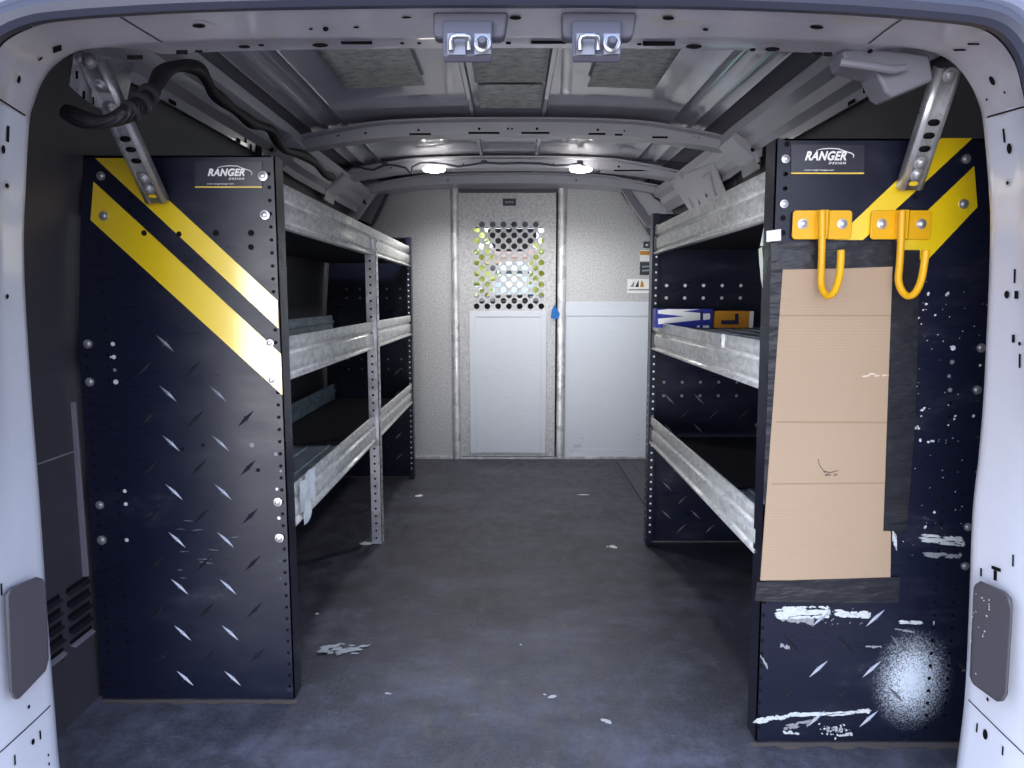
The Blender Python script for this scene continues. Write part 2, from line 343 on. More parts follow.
# holes and slots of the frame, seams, raised pads
hol = MB(); pads = MB()
def frame_hole(px, py, w, h, Yk=None, rim=False, rect=False, tilt=0):
    # find the loop position nearest the pixel
    best = None
    for i10 in range(5, (len(B)-2)*10):
        for k in (.1,.2,.3,.4,.5,.6,.7,.8,.9):
            q_ = proj(on_frame(k, i10/10)); e = (q_.x-px)**2+(q_.y-py)**2
            if best is None or e < best[0]: best = (e, i10/10, k)
    for i100 in range(int(best[1]*50)-6, int(best[1]*50)+7):
        for k_ in range(-8, 9):
            kk = min(.97, max(.03, best[2]+.0125*k_)) if k_ else best[2]; ii = min(max(.3, i100/50), len(B)-1.6)
            q_ = proj(on_frame(kk, ii)); e = (q_.x-px)**2+(q_.y-py)**2
            if e < best[0]: best = (e, ii, kk)
    _, i, k = best; al, ac, n = frame_axes(i, k); p = on_frame(k, i)+n*.0012
    u, v = (al, ac) if abs(proj(p+al*.01).x-proj(p).x) > abs(proj(p+al*.01).y-proj(p).y) else (ac, al)
    ww, hh = w*.5/((proj(p+u*.01)-proj(p)).length*100), h*.5/((proj(p+v*.01)-proj(p)).length*100)
    if tilt: u, v = u*math.cos(tilt)+v*math.sin(tilt), -u*math.sin(tilt)+v*math.cos(tilt)
    if rim: pads.poly([p-n*.0005+u*ww*2.2*math.cos(a*PI/10)+v*hh*2.2*math.sin(a*PI/10) for a in range(20)], 0)
    if rect: hol.poly([p+u*ww*sx+v*hh*sy for sx, sy in ((-1,-1),(1,-1),(1,1),(-1,1))])
    else: hol.poly([p+n*.0005+u*ww*math.cos(a*PI/7)+v*hh*math.sin(a*PI/7) for a in range(14)])
for a in [(18,79,4,8,0,1,0,0),(198,25,13,5,0,1,0,0),(327,28,6,5,0,1,0,0),(310,28,4,2),(57,48,9,6,0,0,1,.35),(40,58,6,2),(517,17,12,4),(668,17,12,4),(356,26,6,2),(408,16,10,2),
          (7,134,3,16,0,0,1),(2,149,4,9),(5,185,4,5,0,1,0,0),(6,297,3,5),(1,590,2,12,0,0,1),(32,742,4,6),(40,735,2,9,0,0,1),(14,760,2,10,0,0,1),(48,755,2,3),(48,764,2,3),(28,706,3,4),
          (817,26,14,4,0,1,0,0),(705,28,6,3,0,1,0,0),(993,80,5,10,0,1,0,.25),(960,49,3,8,0,0,1,.6),(974,43,3,8,0,0,1,.6),(988,99,2,3),(1006,92,2,3),
          (1005,135,2,14,0,0,1),(1011,148,5,11),(1009,183,3,4,0,1,0,0),(1016,276,2,14,0,0,1),(1008,295,5,8),(1017,295,4,8,0,0,1),(1014,339,3,8,0,0,1),(1021,344,3,4),(1020,361,2,14,0,0,1),
          (988,699,3,4),(977,728,2,9,0,0,1),(986,734,6,10),(1003,751,2,9,0,0,1),(1013,561,2,12,0,0,1),(982,572,2,8,0,0,1),(996,569,10,3.5,0,0,1),(996,575.5,3.5,10,0,0,1)]:
    a = list(a)+[0]*(8-len(a)); frame_hole(a[0], a[1], a[2], a[3], rim=bool(a[5]), rect=bool(a[6]), tilt=a[7])
# seams: ribbons across the frame
def seam(i, i2, w=.0022):
    pts = [on_frame(k, i+(i2-i)*k) for k in (0,.1,.25,.5,.75,.9,1)]; al, ac, n = frame_axes((i+i2)/2)
    L1 = [p+n*.001+al*w/2 for p in pts]; L2 = [p+n*.001-al*w/2 for p in pts]
    hol.loft([L1, L2])
seam(1.9, 2.05); seam(38.1, 37.95); seam(11.2, 11.05); seam(28.8, 28.95); seam(17.0, 17.3); seam(23.6, 22.95)
hol.build('hole', M['black'], fr_root, smooth=0)['kind'] = 'stuff'
pads.build('stamped_rim', M['paint'], fr_root, smooth=0)['kind'] = 'stuff'
# underside slots of the header
b = MB()
for x0, x1, y0, y1, r in [(176,187,50,54,1),(195,202,50,52,1),(238,250,45,48,0),(258,264,44,46,0),(312,328,43,47,0),(341,372,40,44,1),(400,404,42,44,0),(417,421,42,44,0),(506,511,41.5,44,1),(531,566,40,43.5,1),(643,675,41,45.5,1),(686,702,44,48.5,0),(750,756,48,51,0),(765,780,47,51,0),(812,822,52,54,1),(824,832,52,56,1),(127,142,55,59,1),(868,873,49,53,0),(637,642,43,45,0)]:
    Yq = YC+.03; 
    pts = [at(x0,y0,Yq+.03), at(x1,y0,Yq+.03), at(x1,y1,Yq+.0), at(x0,y1,Yq+.0)]
    zb = at((x0+x1)/2, (y0+y1)/2, Yq).z; pts = [at(x0,y0,Yq-.004), at(x1,y0,Yq-.004), at(x1,y1,Yq-.004), at(x0,y1,Yq-.004)]
    if r: b.prism(pts, (0,.002,0))
    else:
        c = sum(pts, Vector())/4; hw, hh = (pts[1]-pts[0]).length/2, (pts[0]-pts[3]).length/2
        b.prism([c+Vector((hw*math.cos(a*PI/6), 0, hh*math.sin(a*PI/6))) for a in range(12)], (0,.002,0))
b.build('slot', M['black'], fr_root, smooth=0)['kind'] = 'stuff'
# rear corner gussets behind the header
b = MB()
P = lambda x, y, Y: at(x, y, Y)
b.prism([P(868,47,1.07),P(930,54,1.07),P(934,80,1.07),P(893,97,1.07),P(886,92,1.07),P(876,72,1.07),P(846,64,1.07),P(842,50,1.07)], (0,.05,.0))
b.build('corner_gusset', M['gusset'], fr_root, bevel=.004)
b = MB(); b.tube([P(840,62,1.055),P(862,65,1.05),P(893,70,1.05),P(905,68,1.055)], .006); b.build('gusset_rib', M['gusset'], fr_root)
# weather seal round the opening and the outer body skin
se = shell('trim_2', (0,.92,1.2))
sb = MB(); off = [p+outw(p)*.012+Vector((0,-.012,0)) for p in LB]; sb.tube(off, .015, 10); sb.build('weather_seal', M['seal'], se)
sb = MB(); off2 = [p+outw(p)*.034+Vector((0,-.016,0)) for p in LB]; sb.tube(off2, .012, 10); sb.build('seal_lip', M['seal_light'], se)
sb = MB(); sb.loft([[p+outw(p)*.03+Vector((0,.0,0)) for p in LB], [p+outw(p)*.05+Vector((0,-.012,0)) for p in LB], [p+outw(p)*.1+Vector((0,-.004,0)) for p in LB], [p+outw(p)*.3+Vector((0,.06,0)) for p in LB]]); sb.build('outer_skin', M['paint_lit'], se, smooth=50)
# side walls
WP = [(.855,0),(.853,.4),(.85,.72),(.833,.92),(.805,1.08),(.775,1.20),(.752,1.29),(.70,1.42)]
def wall(name, s, hole=None):
    b = MB(); ys = [.94, 1.6, 2.0, 2.5, 3.2, 3.62]
    if not hole: b.loft([[(s*x, y, z) for x, z in WP] for y in ys])
    else:
        y0, y1 = hole
        b.loft([[(s*x, y, z) for x, z in WP] for y in (.94, 1.6, y0)]); b.loft([[(s*x, y, z) for x, z in WP] for y in (y1, 3.62)])
        b.loft([[(s*x, y, z) for x, z in WP[:4]] for y in (y0, y1)]); b.loft([[(s*x, y, z) for x, z in WP[5:]] for y in (y0, y1)])
    b.build(name, M['liner'], smooth=60, recalc=False)
    w = bpy.data.objects[name]; structure(w); return w
wl = wall('wall_left', -1); wr = wall('wall_right', 1, (2.5, 3.2))
b = MB(); b.loft([[(s_x*1.0, y, z) for s_x, z in ((.834,.92),(.806,1.08),(.776,1.2))] for y in (2.49, 3.21)]); w1 = b.build('window_1', M['clear_glass'], smooth=0); structure(w1)
w1.data.materials[0] = M['glass']
fb = MB()
for y0, y1 in ((2.47,2.53),(3.17,3.23)): fb.loft([[(x-.006, y, z) for x, z in ((.834,.91),(.806,1.08),(.776,1.21))] for y in (y0, y1)])
for (x, z) in ((.83,.92),(.775,1.2)): fb.span((x-.012,2.47,z-.02), (x+.002,3.23,z+.02))
fb.build('window_frame', M['plastic'], w1)
# lining seam and louvres on the left wall
b = MB()
def wx(z):
    for (x0, z0), (x1, z1) in zip(WP, WP[1:]):
        if z0 <= z <= z1: return x0+(x1-x0)*(z-z0)/(z1-z0)
    return WP[-1][0]
b.span((-wx(.525)+.0, .97, .523), (-wx(.525)+.003, 1.345, .526)); b.build('lining_seam', M['liner_line'], wl, smooth=0)
for cy in (1.225, 1.315):
    for k in range(5):
        z = .262-.0265*k; b = MB(); x = -wx(z)
        b.prism([(x,cy-.034,z-.004),(x,cy+.034,z-.004),(x+.010,cy+.032,z-.008),(x+.010,cy-.032,z-.008)], (0,0,.003))
        b.prism([(x+.001,cy-.034,z-.004),(x+.001,cy+.034,z-.004),(x+.001,cy+.034,z+.006),(x+.001,cy-.034,z+.006)], (.001,0,0), 1)
        b.build('louvre', [M['tread_dark'] if k < 4 else M['liner_line'], M['black']], wl, smooth=0)
b = MB(); b.span((-.857,1.335,.27),(-.845,1.342,.62)); b.build('scuffed_edge', M['liner_line'], wl, smooth=0)
# roof skin with swages
def roof_z(x): return 1.405-.038*(abs(x)/.7)**2.6
xs = [-.80,-.74,-.69,-.665,-.66,-.655,-.62,-.615,-.605,-.60,-.545,-.54,-.535,-.45,-.35,-.25,-.135,-.13,-.12,-.115,0,.09,.095,.105,.11,.25,.35,.45,.505,.51,.515,.57,.575,.585,.59,.63,.635,.64,.69,.74,.80]
bump = {-.66:-.004,-.615:-.010,-.605:-.010,-.54:-.004,-.13:-.009,-.12:-.009,.095:-.009,.105:-.009,.51:-.004,.575:-.010,.585:-.010,.635:-.004}
b = MB(); b.loft([[(x, y, roof_z(x)+bump.get(x, 0)) for x in xs] for y in (.94, 1.3, 1.7, 2.2, 2.9, 3.5)]); b.span((-.84,.94,1.43),(.84,3.62,1.45))
ceil = b.build('ceiling', M['roof'], smooth=60); structure(ceil)
# sound deadening pads stuck to the roof
def pad(x0, x1, y0, y1, label, y0b=None):
    b = MB(); b.loft([[(x0+(x1-x0)*k/8, y, roof_z(x0+(x1-x0)*k/8)-.012) for k in range(9)] for y in (y0, y1)])
    o = b.build('sound_deadening_pad', M['pad'], smooth=60)
    md = o.modifiers.new('thickness', 'SOLIDIFY'); md.thickness = .004; origin_to(o, ((x0+x1)/2, (y0+y1)/2, roof_z((x0+x1)/2)))
    return tag(o, label, 'roof pad', 'grey pads on the roof skin')
pad(-.445, -.235, 1.5, 1.965, 'mottled grey pad stuck to the roof left of the left door latch')
pad(-.098, .088, 1.5, 1.945, 'mottled grey pad on the roof between the two door latches, nearer of two')
pd = pad(-.095, .086, 1.975, 2.2, 'mottled grey pad on the roof just before the first roof bow')
pad(.205, .385, 1.5, 1.98, 'mottled grey pad stuck to the roof right of the right door latch')
for k in range(6):
    b = MB(); x = -.075+.031*k; b.disc((x, 1.96, roof_z(x)-.0065), (0,0,-1), .008, 12); b.build('sealant_dot', M['pad'], ceil, smooth=0)
# roof rails
for s, nm in ((-1,'trim_3'),(1,'trim_4')):
    b = MB(); prof = [(.665,1.335),(.675,1.312),(.70,1.295),(.712,1.272),(.735,1.258),(.738,1.236),(.742,1.236),(.742,1.26),(.80,1.27)]
    b.loft([[(s*x, y, z+(.0 if y < 2.4 else -.012)) for x, z in prof] for y in (1.05, 1.5, 2.0, 2.2, 2.45, 2.75, 3.4)])
    r = b.build(nm, M['bow'], smooth=25); structure(r)
    b = MB()
    for y, z, w, h in [(1.52,1.252,.018,.014),(1.58,1.241,.03,.008),(2.0,1.252,.012,.012),(1.95,1.241,.022,.01),(2.1,1.246,.045,.024),(2.04,1.24,.008,.02)]:
        b.span((s*.7345, y-w/2, z-h/2), (s*.7365, y+w/2, z+h/2))
    b.build('rail_slot', M['black'], r, smooth=0)['kind'] = 'stuff'
    for Y in (2.24, 2.90):   # brackets where a bow meets the rail
        b = MB(); b.prism([(s*.67,Y-.07,1.315),(s*.725,Y-.07,1.278),(s*.748,Y-.07,1.25),(s*.748,Y-.07,1.205),(s*.738,Y-.07,1.205),(s*.732,Y-.07,1.238),(s*.69,Y-.07,1.27),(s*.655,Y-.07,1.30)], (0,.14,-.004)); o = b.build('rail_bracket', M['bow'], r, bevel=.004)
        b = MB(); b.disc((s*.722, Y-.0712, 1.262), (0,-1,0), .007, 12); b.disc((s*.742, Y-.0712, 1.222), (0,-1,0), .004, 12); b.build('bracket_hole', M['black'], r, smooth=0)
# roof bows
def bow(nm, Y, w, drop, top, holes, slots, xe=.765, m='bow'):
    b = MB(); N = 29; loops = []
    for k in range(N):
        x = -xe+2*xe*k/(N-1); z = roof_z(x); e = max(0, (abs(x)-.42)/.28); t_ = top+.012*e
        sec = [(-w*.5-.03, -t_+.004), (-w*.5-.03, -t_-.002), (-w*.5, -t_-.004), (-w*.42, -drop), (w*.42, -drop), (w*.5, -top), (w*.5, -.0)]
        loops.append([(x, Y+a, z+c-(.012*e)) for a, c in sec])
    b.loft(loops); o = b.build(nm, M[m], smooth=30); structure(o)
    b = MB()
    for x, r in holes: b.disc((x, Y-w*.46-.0015, roof_z(x)-(drop+top)/2-.004), (0,-1,.08), r, 10)
    for x0, x1 in slots: 
        xm = (x0+x1)/2; b.prism([(x0,Y-w*.43-.002,roof_z(xm)-drop+.001),(x1,Y-w*.43-.002,roof_z(xm)-drop+.001),(x1,Y-w*.43-.002,roof_z(xm)-drop+.007),(x0,Y-w*.43-.002,roof_z(xm)-drop+.007)], (0,-.001,0))
    b.build('bow_hole', M['black'], o, smooth=0)['kind'] = 'stuff'
    return o
bow('trim_5', 2.36, .07, .063, .022, [(-.61,.004),(-.56,.004),(-.555,.003),(-.47,.004),(-.30,.0045),(-.105,.0045),(-.013,.0035),(.0,.0035),(.08,.0045),(.275,.0045),(.36,.003),(.60,.004),(.585,.003)], [(-.26,-.33),(-.14,-.04),(.03,.12),(.245,.30),(.33,.355),(.45,.50)])
bow('trim_6', 3.02, .10, .050, .014, [(-.5,.004),(-.6,.004),(.44,.005),(.58,.004),(-.2,.003),(.17,.003),(0,.003)], [(.42,.6)])
bow('trim_7', 3.44, .16, .05, .012, [(-.3,.004),(.3,.004)], [])
b = MB(); b.disc((0,0,0), (0,0,1), .001); 
# pillars and pressed panels at the front corners
pl = shell('trim_8', (0,3.3,1.2))
def px_prism(name, pts, Y, m, ext=.02, bevel=0):
    b = MB(); b.prism([at(x, y, Y) for x, y in pts], (0,ext,0)); return b.build(name, m, pl, smooth=0, bevel=bevel)
px_prism('pillar_recess', [(300,168),(396,168),(396,189),(388,189),(371,224),(360,240),(300,240)], 3.50, M['black'], .01)
px_prism('pillar_recess', [(610,168),(720,168),(720,240),(655,240),(646,226),(621,189),(610,189)], 3.50, M['black'], .01)
px_prism('pillar_face', [(362,172),(372,171),(381,183),(376,194),(358,219),(350,222),(342,206)], 3.40, M['bow'], .03, .006)
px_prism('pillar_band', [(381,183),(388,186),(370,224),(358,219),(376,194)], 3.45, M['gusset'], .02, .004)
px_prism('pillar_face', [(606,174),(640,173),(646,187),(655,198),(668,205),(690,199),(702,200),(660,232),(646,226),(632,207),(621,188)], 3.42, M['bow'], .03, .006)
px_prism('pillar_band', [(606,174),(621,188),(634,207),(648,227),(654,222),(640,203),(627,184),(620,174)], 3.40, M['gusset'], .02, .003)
px_prism('pillar_slot', [(361,196),(364,199),(367,205),(363,203)], 3.396, M['black'], .002)
for g in ([(389,187.5),(386,195),(381,206),(374,220),(362,238)], [(620.5,187.5),(626,197),(634,208),(646,226),(656,243)]):
    b = MB(); b.tube([at(x, y, 3.49) for x, y in g], .010, 8); b.build('edge_gasket', M['seal'], pl)
b = MB()
b.prism([(.70,2.50,1.29),(.75,2.50,1.18),(.79,2.50,1.10),(.79,3.0,1.10),(.74,3.0,1.20),(.66,3.0,1.31)], (-.006,0,-.004))
b.build('pressed_panel', M['bow'], pl, bevel=.003)
b = MB(); q = lambda y, z: Vector((.752-(z-1.18)*.45-.014, y, z))
b.tube([q(2.56,1.26),q(2.78,1.26),q(2.82,1.16),q(2.6,1.14),q(2.56,1.26)], .006, 6); b.tube([q(2.86,1.24),q(2.9,1.25),q(2.93,1.12),q(2.87,1.10)], .008, 6); b.build('panel_rib', M['bow'], pl)
b = MB(); b.disc(q(2.68,1.2)-Vector((.004,0,0)), (-1,0,-.3), .009, 10); b.build('panel_hole', M['black'], pl, smooth=0)
# side-door step sill
b = MB(); b.prism([(.532,2.36,.0),(.86,2.36,.0),(.86,3.46,.0),(.532,3.46,.0)], (0,0,.003)); b.span((.528,2.36,0),(.536,3.46,.006)); b.span((.60,2.4,.003),(.605,3.44,.005)); b.span((.68,2.4,.003),(.685,3.44,.005)); structure(b.build('trim_9', M['sill'], smooth=0))

# ------------------------------------------------------------------ partition
YP = 3.53
wb = shell('wall_back', (0,YP,0)); 
b = MB(); b.prism([(-.84,YP,.0),(-.30,YP,.0),(-.30,YP,1.357),(-.63,YP,1.357),(-.72,YP,1.18),(-.84,YP,.98)], (0,.004,0)); b.build('left_panel', M['steel'], wb, smooth=0)
b = MB(); b.prism([(.262,YP,.0),(.84,YP,.0),(.84,YP,.98),(.66,YP,1.19),(.555,YP,1.357),(.262,YP,1.357)], (0,.004,0)); b.build('right_panel', M['steel'], wb, smooth=0)
b = MB(); b.span((.268,YP-.004,.012),(.835,YP-.0005,.80)); b.span((.268,YP-.008,.73),(.835,YP-.0035,.80)); b.span((.268,YP-.006,.012),(.835,YP-.0035,.05)); b.build('lower_sheet', M['sheet'], wb, bevel=.0015)
for x0, x1 in ((-.302,-.262),(.226,.268)):
    b = MB(); b.prism([(x0,YP-.001,0),(x0,YP-.016,0),(x0+.006,YP-.020,0),(x1-.006,YP-.020,0),(x1,YP-.016,0),(x1,YP-.001,0)], (0,0,1.365)); po = b.build('door_post', M['zinc_post'], wb, bevel=.002)
    for k in range(9): bolt(((x0+x1)/2+.008, YP-.0201, .08+.15*k), po, .45)
b = MB(); b.span((-.63,YP-.018,1.352),(.556,YP+.006,1.372)); b.build('top_channel', M['bow'], wb, bevel=.003)
b = MB(); b.span((-.262,YP-.012,1.333),(.226,YP-.001,1.352)); b.build('door_header', M['plastic'], wb)
b = MB(); b.span((-.84,YP-.012,0),(-.30,YP-.0005,.012)); b.span((.268,YP-.014,0),(.83,YP-.0005,.012)); b.span((-.262,YP-.01,.0),(.226,YP-.0005,.008)); b.build('bottom_rail', M['zinc_post'], wb)
for x in (-.34, .30): bolt((x, YP-.013, .012), wb, .8)
# the hinged partition door with punched holes
dr = shell('door_1', (-.02,YP,0))
D0, D1, DZ = -.263, .217, 1.332
holes = []
for r in range(16):
    py = 224.5+5.45*r
    cols = [481.9+10.78*k for k in range(6)] if r % 2 == 0 else [476.6+10.78*k for k in range(7)]
    for px in cols: holes.append(xz(px, py, YP))
vs = [(D0,.012),(D1,.012),(D1,DZ),(D0,DZ)]; fs = [[0,1,2,3]]; eds = []; hr = .0148; NS = 14
for hx, hz in holes:
    o = len(vs); vs += [(hx+hr*math.cos(2*PI*i/NS), hz+hr*math.sin(2*PI*i/NS)) for i in range(NS)]
    eds += [(o+i, o+(i+1) % NS) for i in range(NS)]
res = delaunay_2d_cdt([Vector(v_) for v_ in vs], eds+[(0,1),(1,2),(2,3),(3,0)], [], 1, 1e-6)
V2, F2 = res[0], res[2]; b = MB(); b.v = [Vector((p.x, YP-.002, p.y)) for p in V2]
for f in F2:
    c = sum((V2[i] for i in f), Vector((0,0)))/len(f)
    if any((c.x-hx)**2+(c.y-hz)**2 < (hr*.97)**2 for hx, hz in holes): continue
    b.f.append(tuple(f)); b.m.append(0)
dp = b.build('door_panel', M['steel'], dr, smooth=0); md = dp.modifiers.new('thickness', 'SOLIDIFY'); md.thickness = .003; md.offset = 0
b = MB(); z1 = xz(500,311,YP)[1]; x0, x1 = xz(470,400,YP)[0], xz(546,400,YP)[0]
b.prism([(x0,YP-.004,.03),(x1,YP-.004,.03),(x1,YP-.004,z1),(x0,YP-.004,z1)], (0,-.006,0)); b.build('kick_panel', M['sheet'], dr, bevel=.004)
b = MB()
for xa, xb in ((x0,x0+.035),(x1-.03,x1)): b.span((xa,YP-.014,.03),(xb,YP-.0095,z1))
b.span((x0+.0351,YP-.014,z1-.03),(x1-.0301,YP-.0095,z1)); b.build('kick_panel_edge', M['sheet'], dr, bevel=.002)
b = MB(); b.span((D0,YP-.012,.012),(D0+.012,YP-.003,DZ)); b.span((D1-.010,YP-.012,.012),(D1,YP-.003,DZ)); b.build('door_edge', M['steel'], dr)
b = MB(); b.span((D1+.0005,YP-.006,.012),(D1+.0085,YP+.004,DZ)); b.build('door_gap', M['black'], dr, smooth=0)
b = MB(); c0, c1 = at(502.8,198.5,YP-.006), at(516,205.8,YP-.006); b.span((c0.x,YP-.0075,c1.z),(c1.x,YP-.003,c0.z), 0)
for k in range(5):
    xx = c0.x+.012+.0085*k; b.span((xx,YP-.0085,(c0.z+c1.z)/2-.004),(xx+.006,YP-.0074,(c0.z+c1.z)/2+.0045), 1)
b.build('name_plate', [M['label_black'], M['flake_grey']], dr, smooth=0)
# blue tape on the door seam
b = MB(); Yt = YP-.022; q = lambda x, y: at(x, y, Yt)
b.prism([q(554.5,304.5),q(557.5,310),q(560,314),q(558,319.5),q(551,318),q(551.5,311)], (0,.0015,0)); o = b.build('painters_tape', M['blue_tape'], smooth=0); origin_to(o, q(555,312)); tag(o, 'scrap of blue tape on the right edge of the partition door', 'tape')
# stickers on the right partition panel
def sticker(px0, py0, px1, py1, label, marks, base):
    Ys = YP-.0015; a, c = at(px0,py0,Ys), at(px1,py1,Ys); r = thing('sticker', label, 'sticker', ((a.x+c.x)/2, Ys, (a.z+c.z)/2), 'stickers beside the right shelving')
    b = MB(); b.span((a.x,Ys,c.z),(c.x,Ys+.0012,a.z)); b.build('backing', base, r, smooth=0)
    for nm, mm, poly in marks:
        b = MB(); b.prism([at(x,y,Ys-.0002) for x, y in poly], (0,-.0005,0)); b.build(nm, mm, r, smooth=0)
sticker(643.5,241.5,650,248, 'small black square sticker, topmost beside the right shelving', [('symbol', M['white_ink'], [(645.5,244),(648,244),(648,246),(645.5,246)])], M['label_black'])
sticker(640,250,652,261, 'white sticker with an orange band on the partition', [('orange_band', M['orange_box'], [(640,251),(652,251),(652,255),(640,255)])], M['white_ink'])
sticker(640,262,650,275, 'dark grey upright sticker on the partition beside the shelving', [('pale_line', M['flake_grey'], [(642,266),(650,265.5),(650,267),(642,267.5)]), ('pale_line', M['flake_grey'], [(642,270),(650,269.5),(650,271),(642,271.5)])], M['label_black'])
sticker(627.5,279,652,293, 'white sticker with grey and orange flame shapes, lowest on the partition', [('grey_shape', M['flake_grey'], [(630,287),(634.5,280.5),(634,287)]), ('dark_shape', M['label_black'], [(635,287),(638.5,280),(638.8,287)]), ('orange_shape', M['orange_box'], [(640,287),(641.5,280),(643.5,283),(644,287)]), ('text_line', M['flake_grey'], [(628.5,289),(650,289),(650,290.5),(628.5,290.5)])], M['white_ink'])

# ================================================================== SHELVING UNITS
def end_panel(name, unit, s, Y, fdir, inner=.446, inner_top=.443, spray=False, holes=(), dots=(), tread=(), seed=1, marks=None):
    """one end panel: folded sheet following the van wall; fdir = way its flanges fold"""
    b = MB(); T = .003
    out = [(x-.014, z) for x, z in WP if z < 1.0]+[(.80,1.084)]; out[0] = (out[0][0], .004)
    P2 = [(inner,.004)]+[(x, max(z,.004)) for x, z in out]+[(inner_top,1.084)]
    b.prism([(s*x, Y, z) for x, z in P2], (0, T*fdir, 0))
    def strip(x0, x1, ya, yb):
        dt_ = inner_top-inner; b.prism([(s*(inner+x0),ya,.004),(s*(inner+x1),ya,.004),(s*(inner+x1+dt_),ya,1.084),(s*(inner+x0+dt_),ya,1.084)], (0,yb-ya,0))
    strip(0, .003, Y, Y+.045*fdir)                                               # inner edge flange
    b.span((s*(inner+.003), Y, 1.081), (s*.80, Y+.03*fdir, 1.084))                # top flange
    strip(.003, .02, Y+.042*fdir, Y+.045*fdir)                                   # return lip
    Yf = Y-.0007
    for x, z, r in holes: b.disc((x, Yf if fdir > 0 else Yf, z), (0,-1,0), r, 10, 1)
    for x, z, r, k in dots: b.disc((x, Yf, z), (0,-1,0), r, 10, k)
    for x, z, sg, bright in tread:
        L, W, H = .0235, .0030, .0030; c, n_ = math.cos(PI/4)*1.0, math.sin(PI/4)
        u = Vector((c, 0, sg*n_)); w = Vector((-sg*n_, 0, c)); ce = Vector((x, Y, z)); h = Vector((0,-H,0)); k4 = 4 if bright else 5
        b.add([ce-u*L, ce-u*L*.45-w*W*.8, ce-w*W*1.25, ce+u*L*.45-w*W*.8, ce+u*L, ce+u*L*.45+w*W*.8, ce+w*W*1.25, ce-u*L*.45+w*W*.8, ce-u*L*.6+h*.6, ce+h*1.1, ce+u*L*.6+h*.6],
              [(0,1,8),(1,2,9,8),(2,3,10,9),(3,4,10),(4,5,10),(5,6,9,10),(6,7,8,9),(7,0,8)], k4)
        b.add([ce-w*W*2.4, ce-u*.002, ce+w*W*2.4, ce+u*.002, ce+h], [(0,1,4),(1,2,4),(2,3,4),(3,0,4)], k4)
    if marks: marks(b, Y)
    return b.build(name, [M['panel_spray'] if spray else M['panel'], M['black'], M['dot'], M['dot_dim'], M['tread'], M['tread_dark'], M['paint_flake'], M['flake_grey']], unit, smooth=0, recalc=True)
def shelf(unit, s, zb, y0, y1, lip=.45, tray_z=None, tray='galv', mat_from=None):
    """one metal tray shelf; its folded front and rear lips are sub-parts"""
    zt = zb+.087; tz = tray_z if tray_z else zb+.016
    b = MB(); b.span((s*(lip+.004), y0, tz-.002), (s*.80, y1, tz))
    for k in range(5): xx = lip+.05+.062*k; b.span((s*xx, y0, tz), (s*(xx+.006), y1, tz+.003))
    o = b.build('shelf', M[tray], unit, smooth=0)
    prof = [(lip+.006,zt-.004),(lip+.004,zt),(lip,zt-.001),(lip-.001,zt-.026),(lip+.005,zt-.030),(lip+.005,zt-.036),(lip-.002,zt-.040),(lip-.002,zb+.018),(lip+.003,zb+.014),(lip+.002,zb+.009),(lip-.004,zb+.005),(lip-.004,zb),(lip+.012,zb-.001),(lip+.012,zb+.003)]
    b = MB(); b.loft([[(s*x, y, z) for x, z in prof] for y in (y0, (y0+y1)/2, y1)]); fl = b.build('front_lip', M['galv'], o, smooth=20); md = fl.modifiers.new('t', 'SOLIDIFY'); md.thickness = .0015
    b = MB(); rp = [(.795,tz),(.795,zb+.05),(.788,zb+.055),(.788,zb+.062),(.796,zb+.066),(.796,zt),(.802,zt)]
    b.loft([[(s*x, y, z) for x, z in rp] for y in (y0, y1)]); b.build('rear_lip', M['galv_blue'], o, smooth=20)
    b = MB(); 
    for y in (y1-.03,): b.span((s*(lip-.004), y, zb+.012), (s*(lip+.003), y+.022, zt-.034))
    b.build('end_clip', M['plastic'], o)
    return o
ZS = [.957, .657, .352]
def nice_cols(x, z0, z1, step, r, skip=()):
    n = int((z1-z0)/step); return [(x, z0+step*k, r) for k in range(n+1)]
# ---- left unit
YL, YL2 = 1.349, 3.16
LU = thing('shelving_unit', 'long three-tier black and galvanised van shelving along the left wall', 'shelving', (-.62, 2.2, 0), 'van shelving units')
hl = nice_cols(-.4555, .03, 1.06, .0243, .0034)+nice_cols(-.781, .03, .93, .0243, .0032)+nice_cols(-.822, .03, .74, .0243, .0036)
hl += [(*xz(x, y, YL), r) for x, y, r in [(144,234,.0055),(179,234,.0055),(216,233,.006),(251,233,.006),(251,247,.0055),(131,197,.005),(144,198,.004),(130,210,.004),(183,449,.004),(203,445,.004),(258,470,.004)]]
dl = [(*xz(x, y, YL), r, k) for x, y, r, k in [(113,344,.0042,2),(114,357,.0042,2),(116,382,.005,2),(115,370,.0035,3),(125,491,.004,2),(126,504,.004,2),(127,540,.004,2),(277,489,.003,2),(279,518,.0035,2),(252,445,.005,3),(281,471,.003,3),(276,454,.004,3),(111,357,.002,2)]]
tl = []
for k in range(8):
    for x in (-.572, -.669):
        z = .047+.098*k
        if z < .655 or x < -.6: tl.append((x, z, -1, True))
    for x in (-.52, -.617, -.713):
        z = .096+.098*k
        if z < (.62 if x > -.55 else .70): tl.append((x, z, 1, False))
def lmarks(b, Y):
    for px, py, w, h, a in [(205,505,.06,.018,.2),(225,535,.05,.012,0),(185,560,.03,.01,.4),(240,560,.06,.008,-.1),(165,535,.03,.02,0),(205,632,.05,.008,0)]:
        pass
    rr = random.Random(8)
    for k in range(26):
        px, py = 165+80*rr.random(), 520+60*rr.random(); x, z = xz(px, py, Y); flake(b, (x, Y, z), .012+.03*rr.random(), .0012, 'y', .3*(rr.random()-.6), 8, 7 if rr.random() < .25 else 5, .0005, .6, rr.random())
end_panel('end_panel', LU, -1, YL, 1, holes=hl, dots=dl, tread=tl, marks=lmarks)
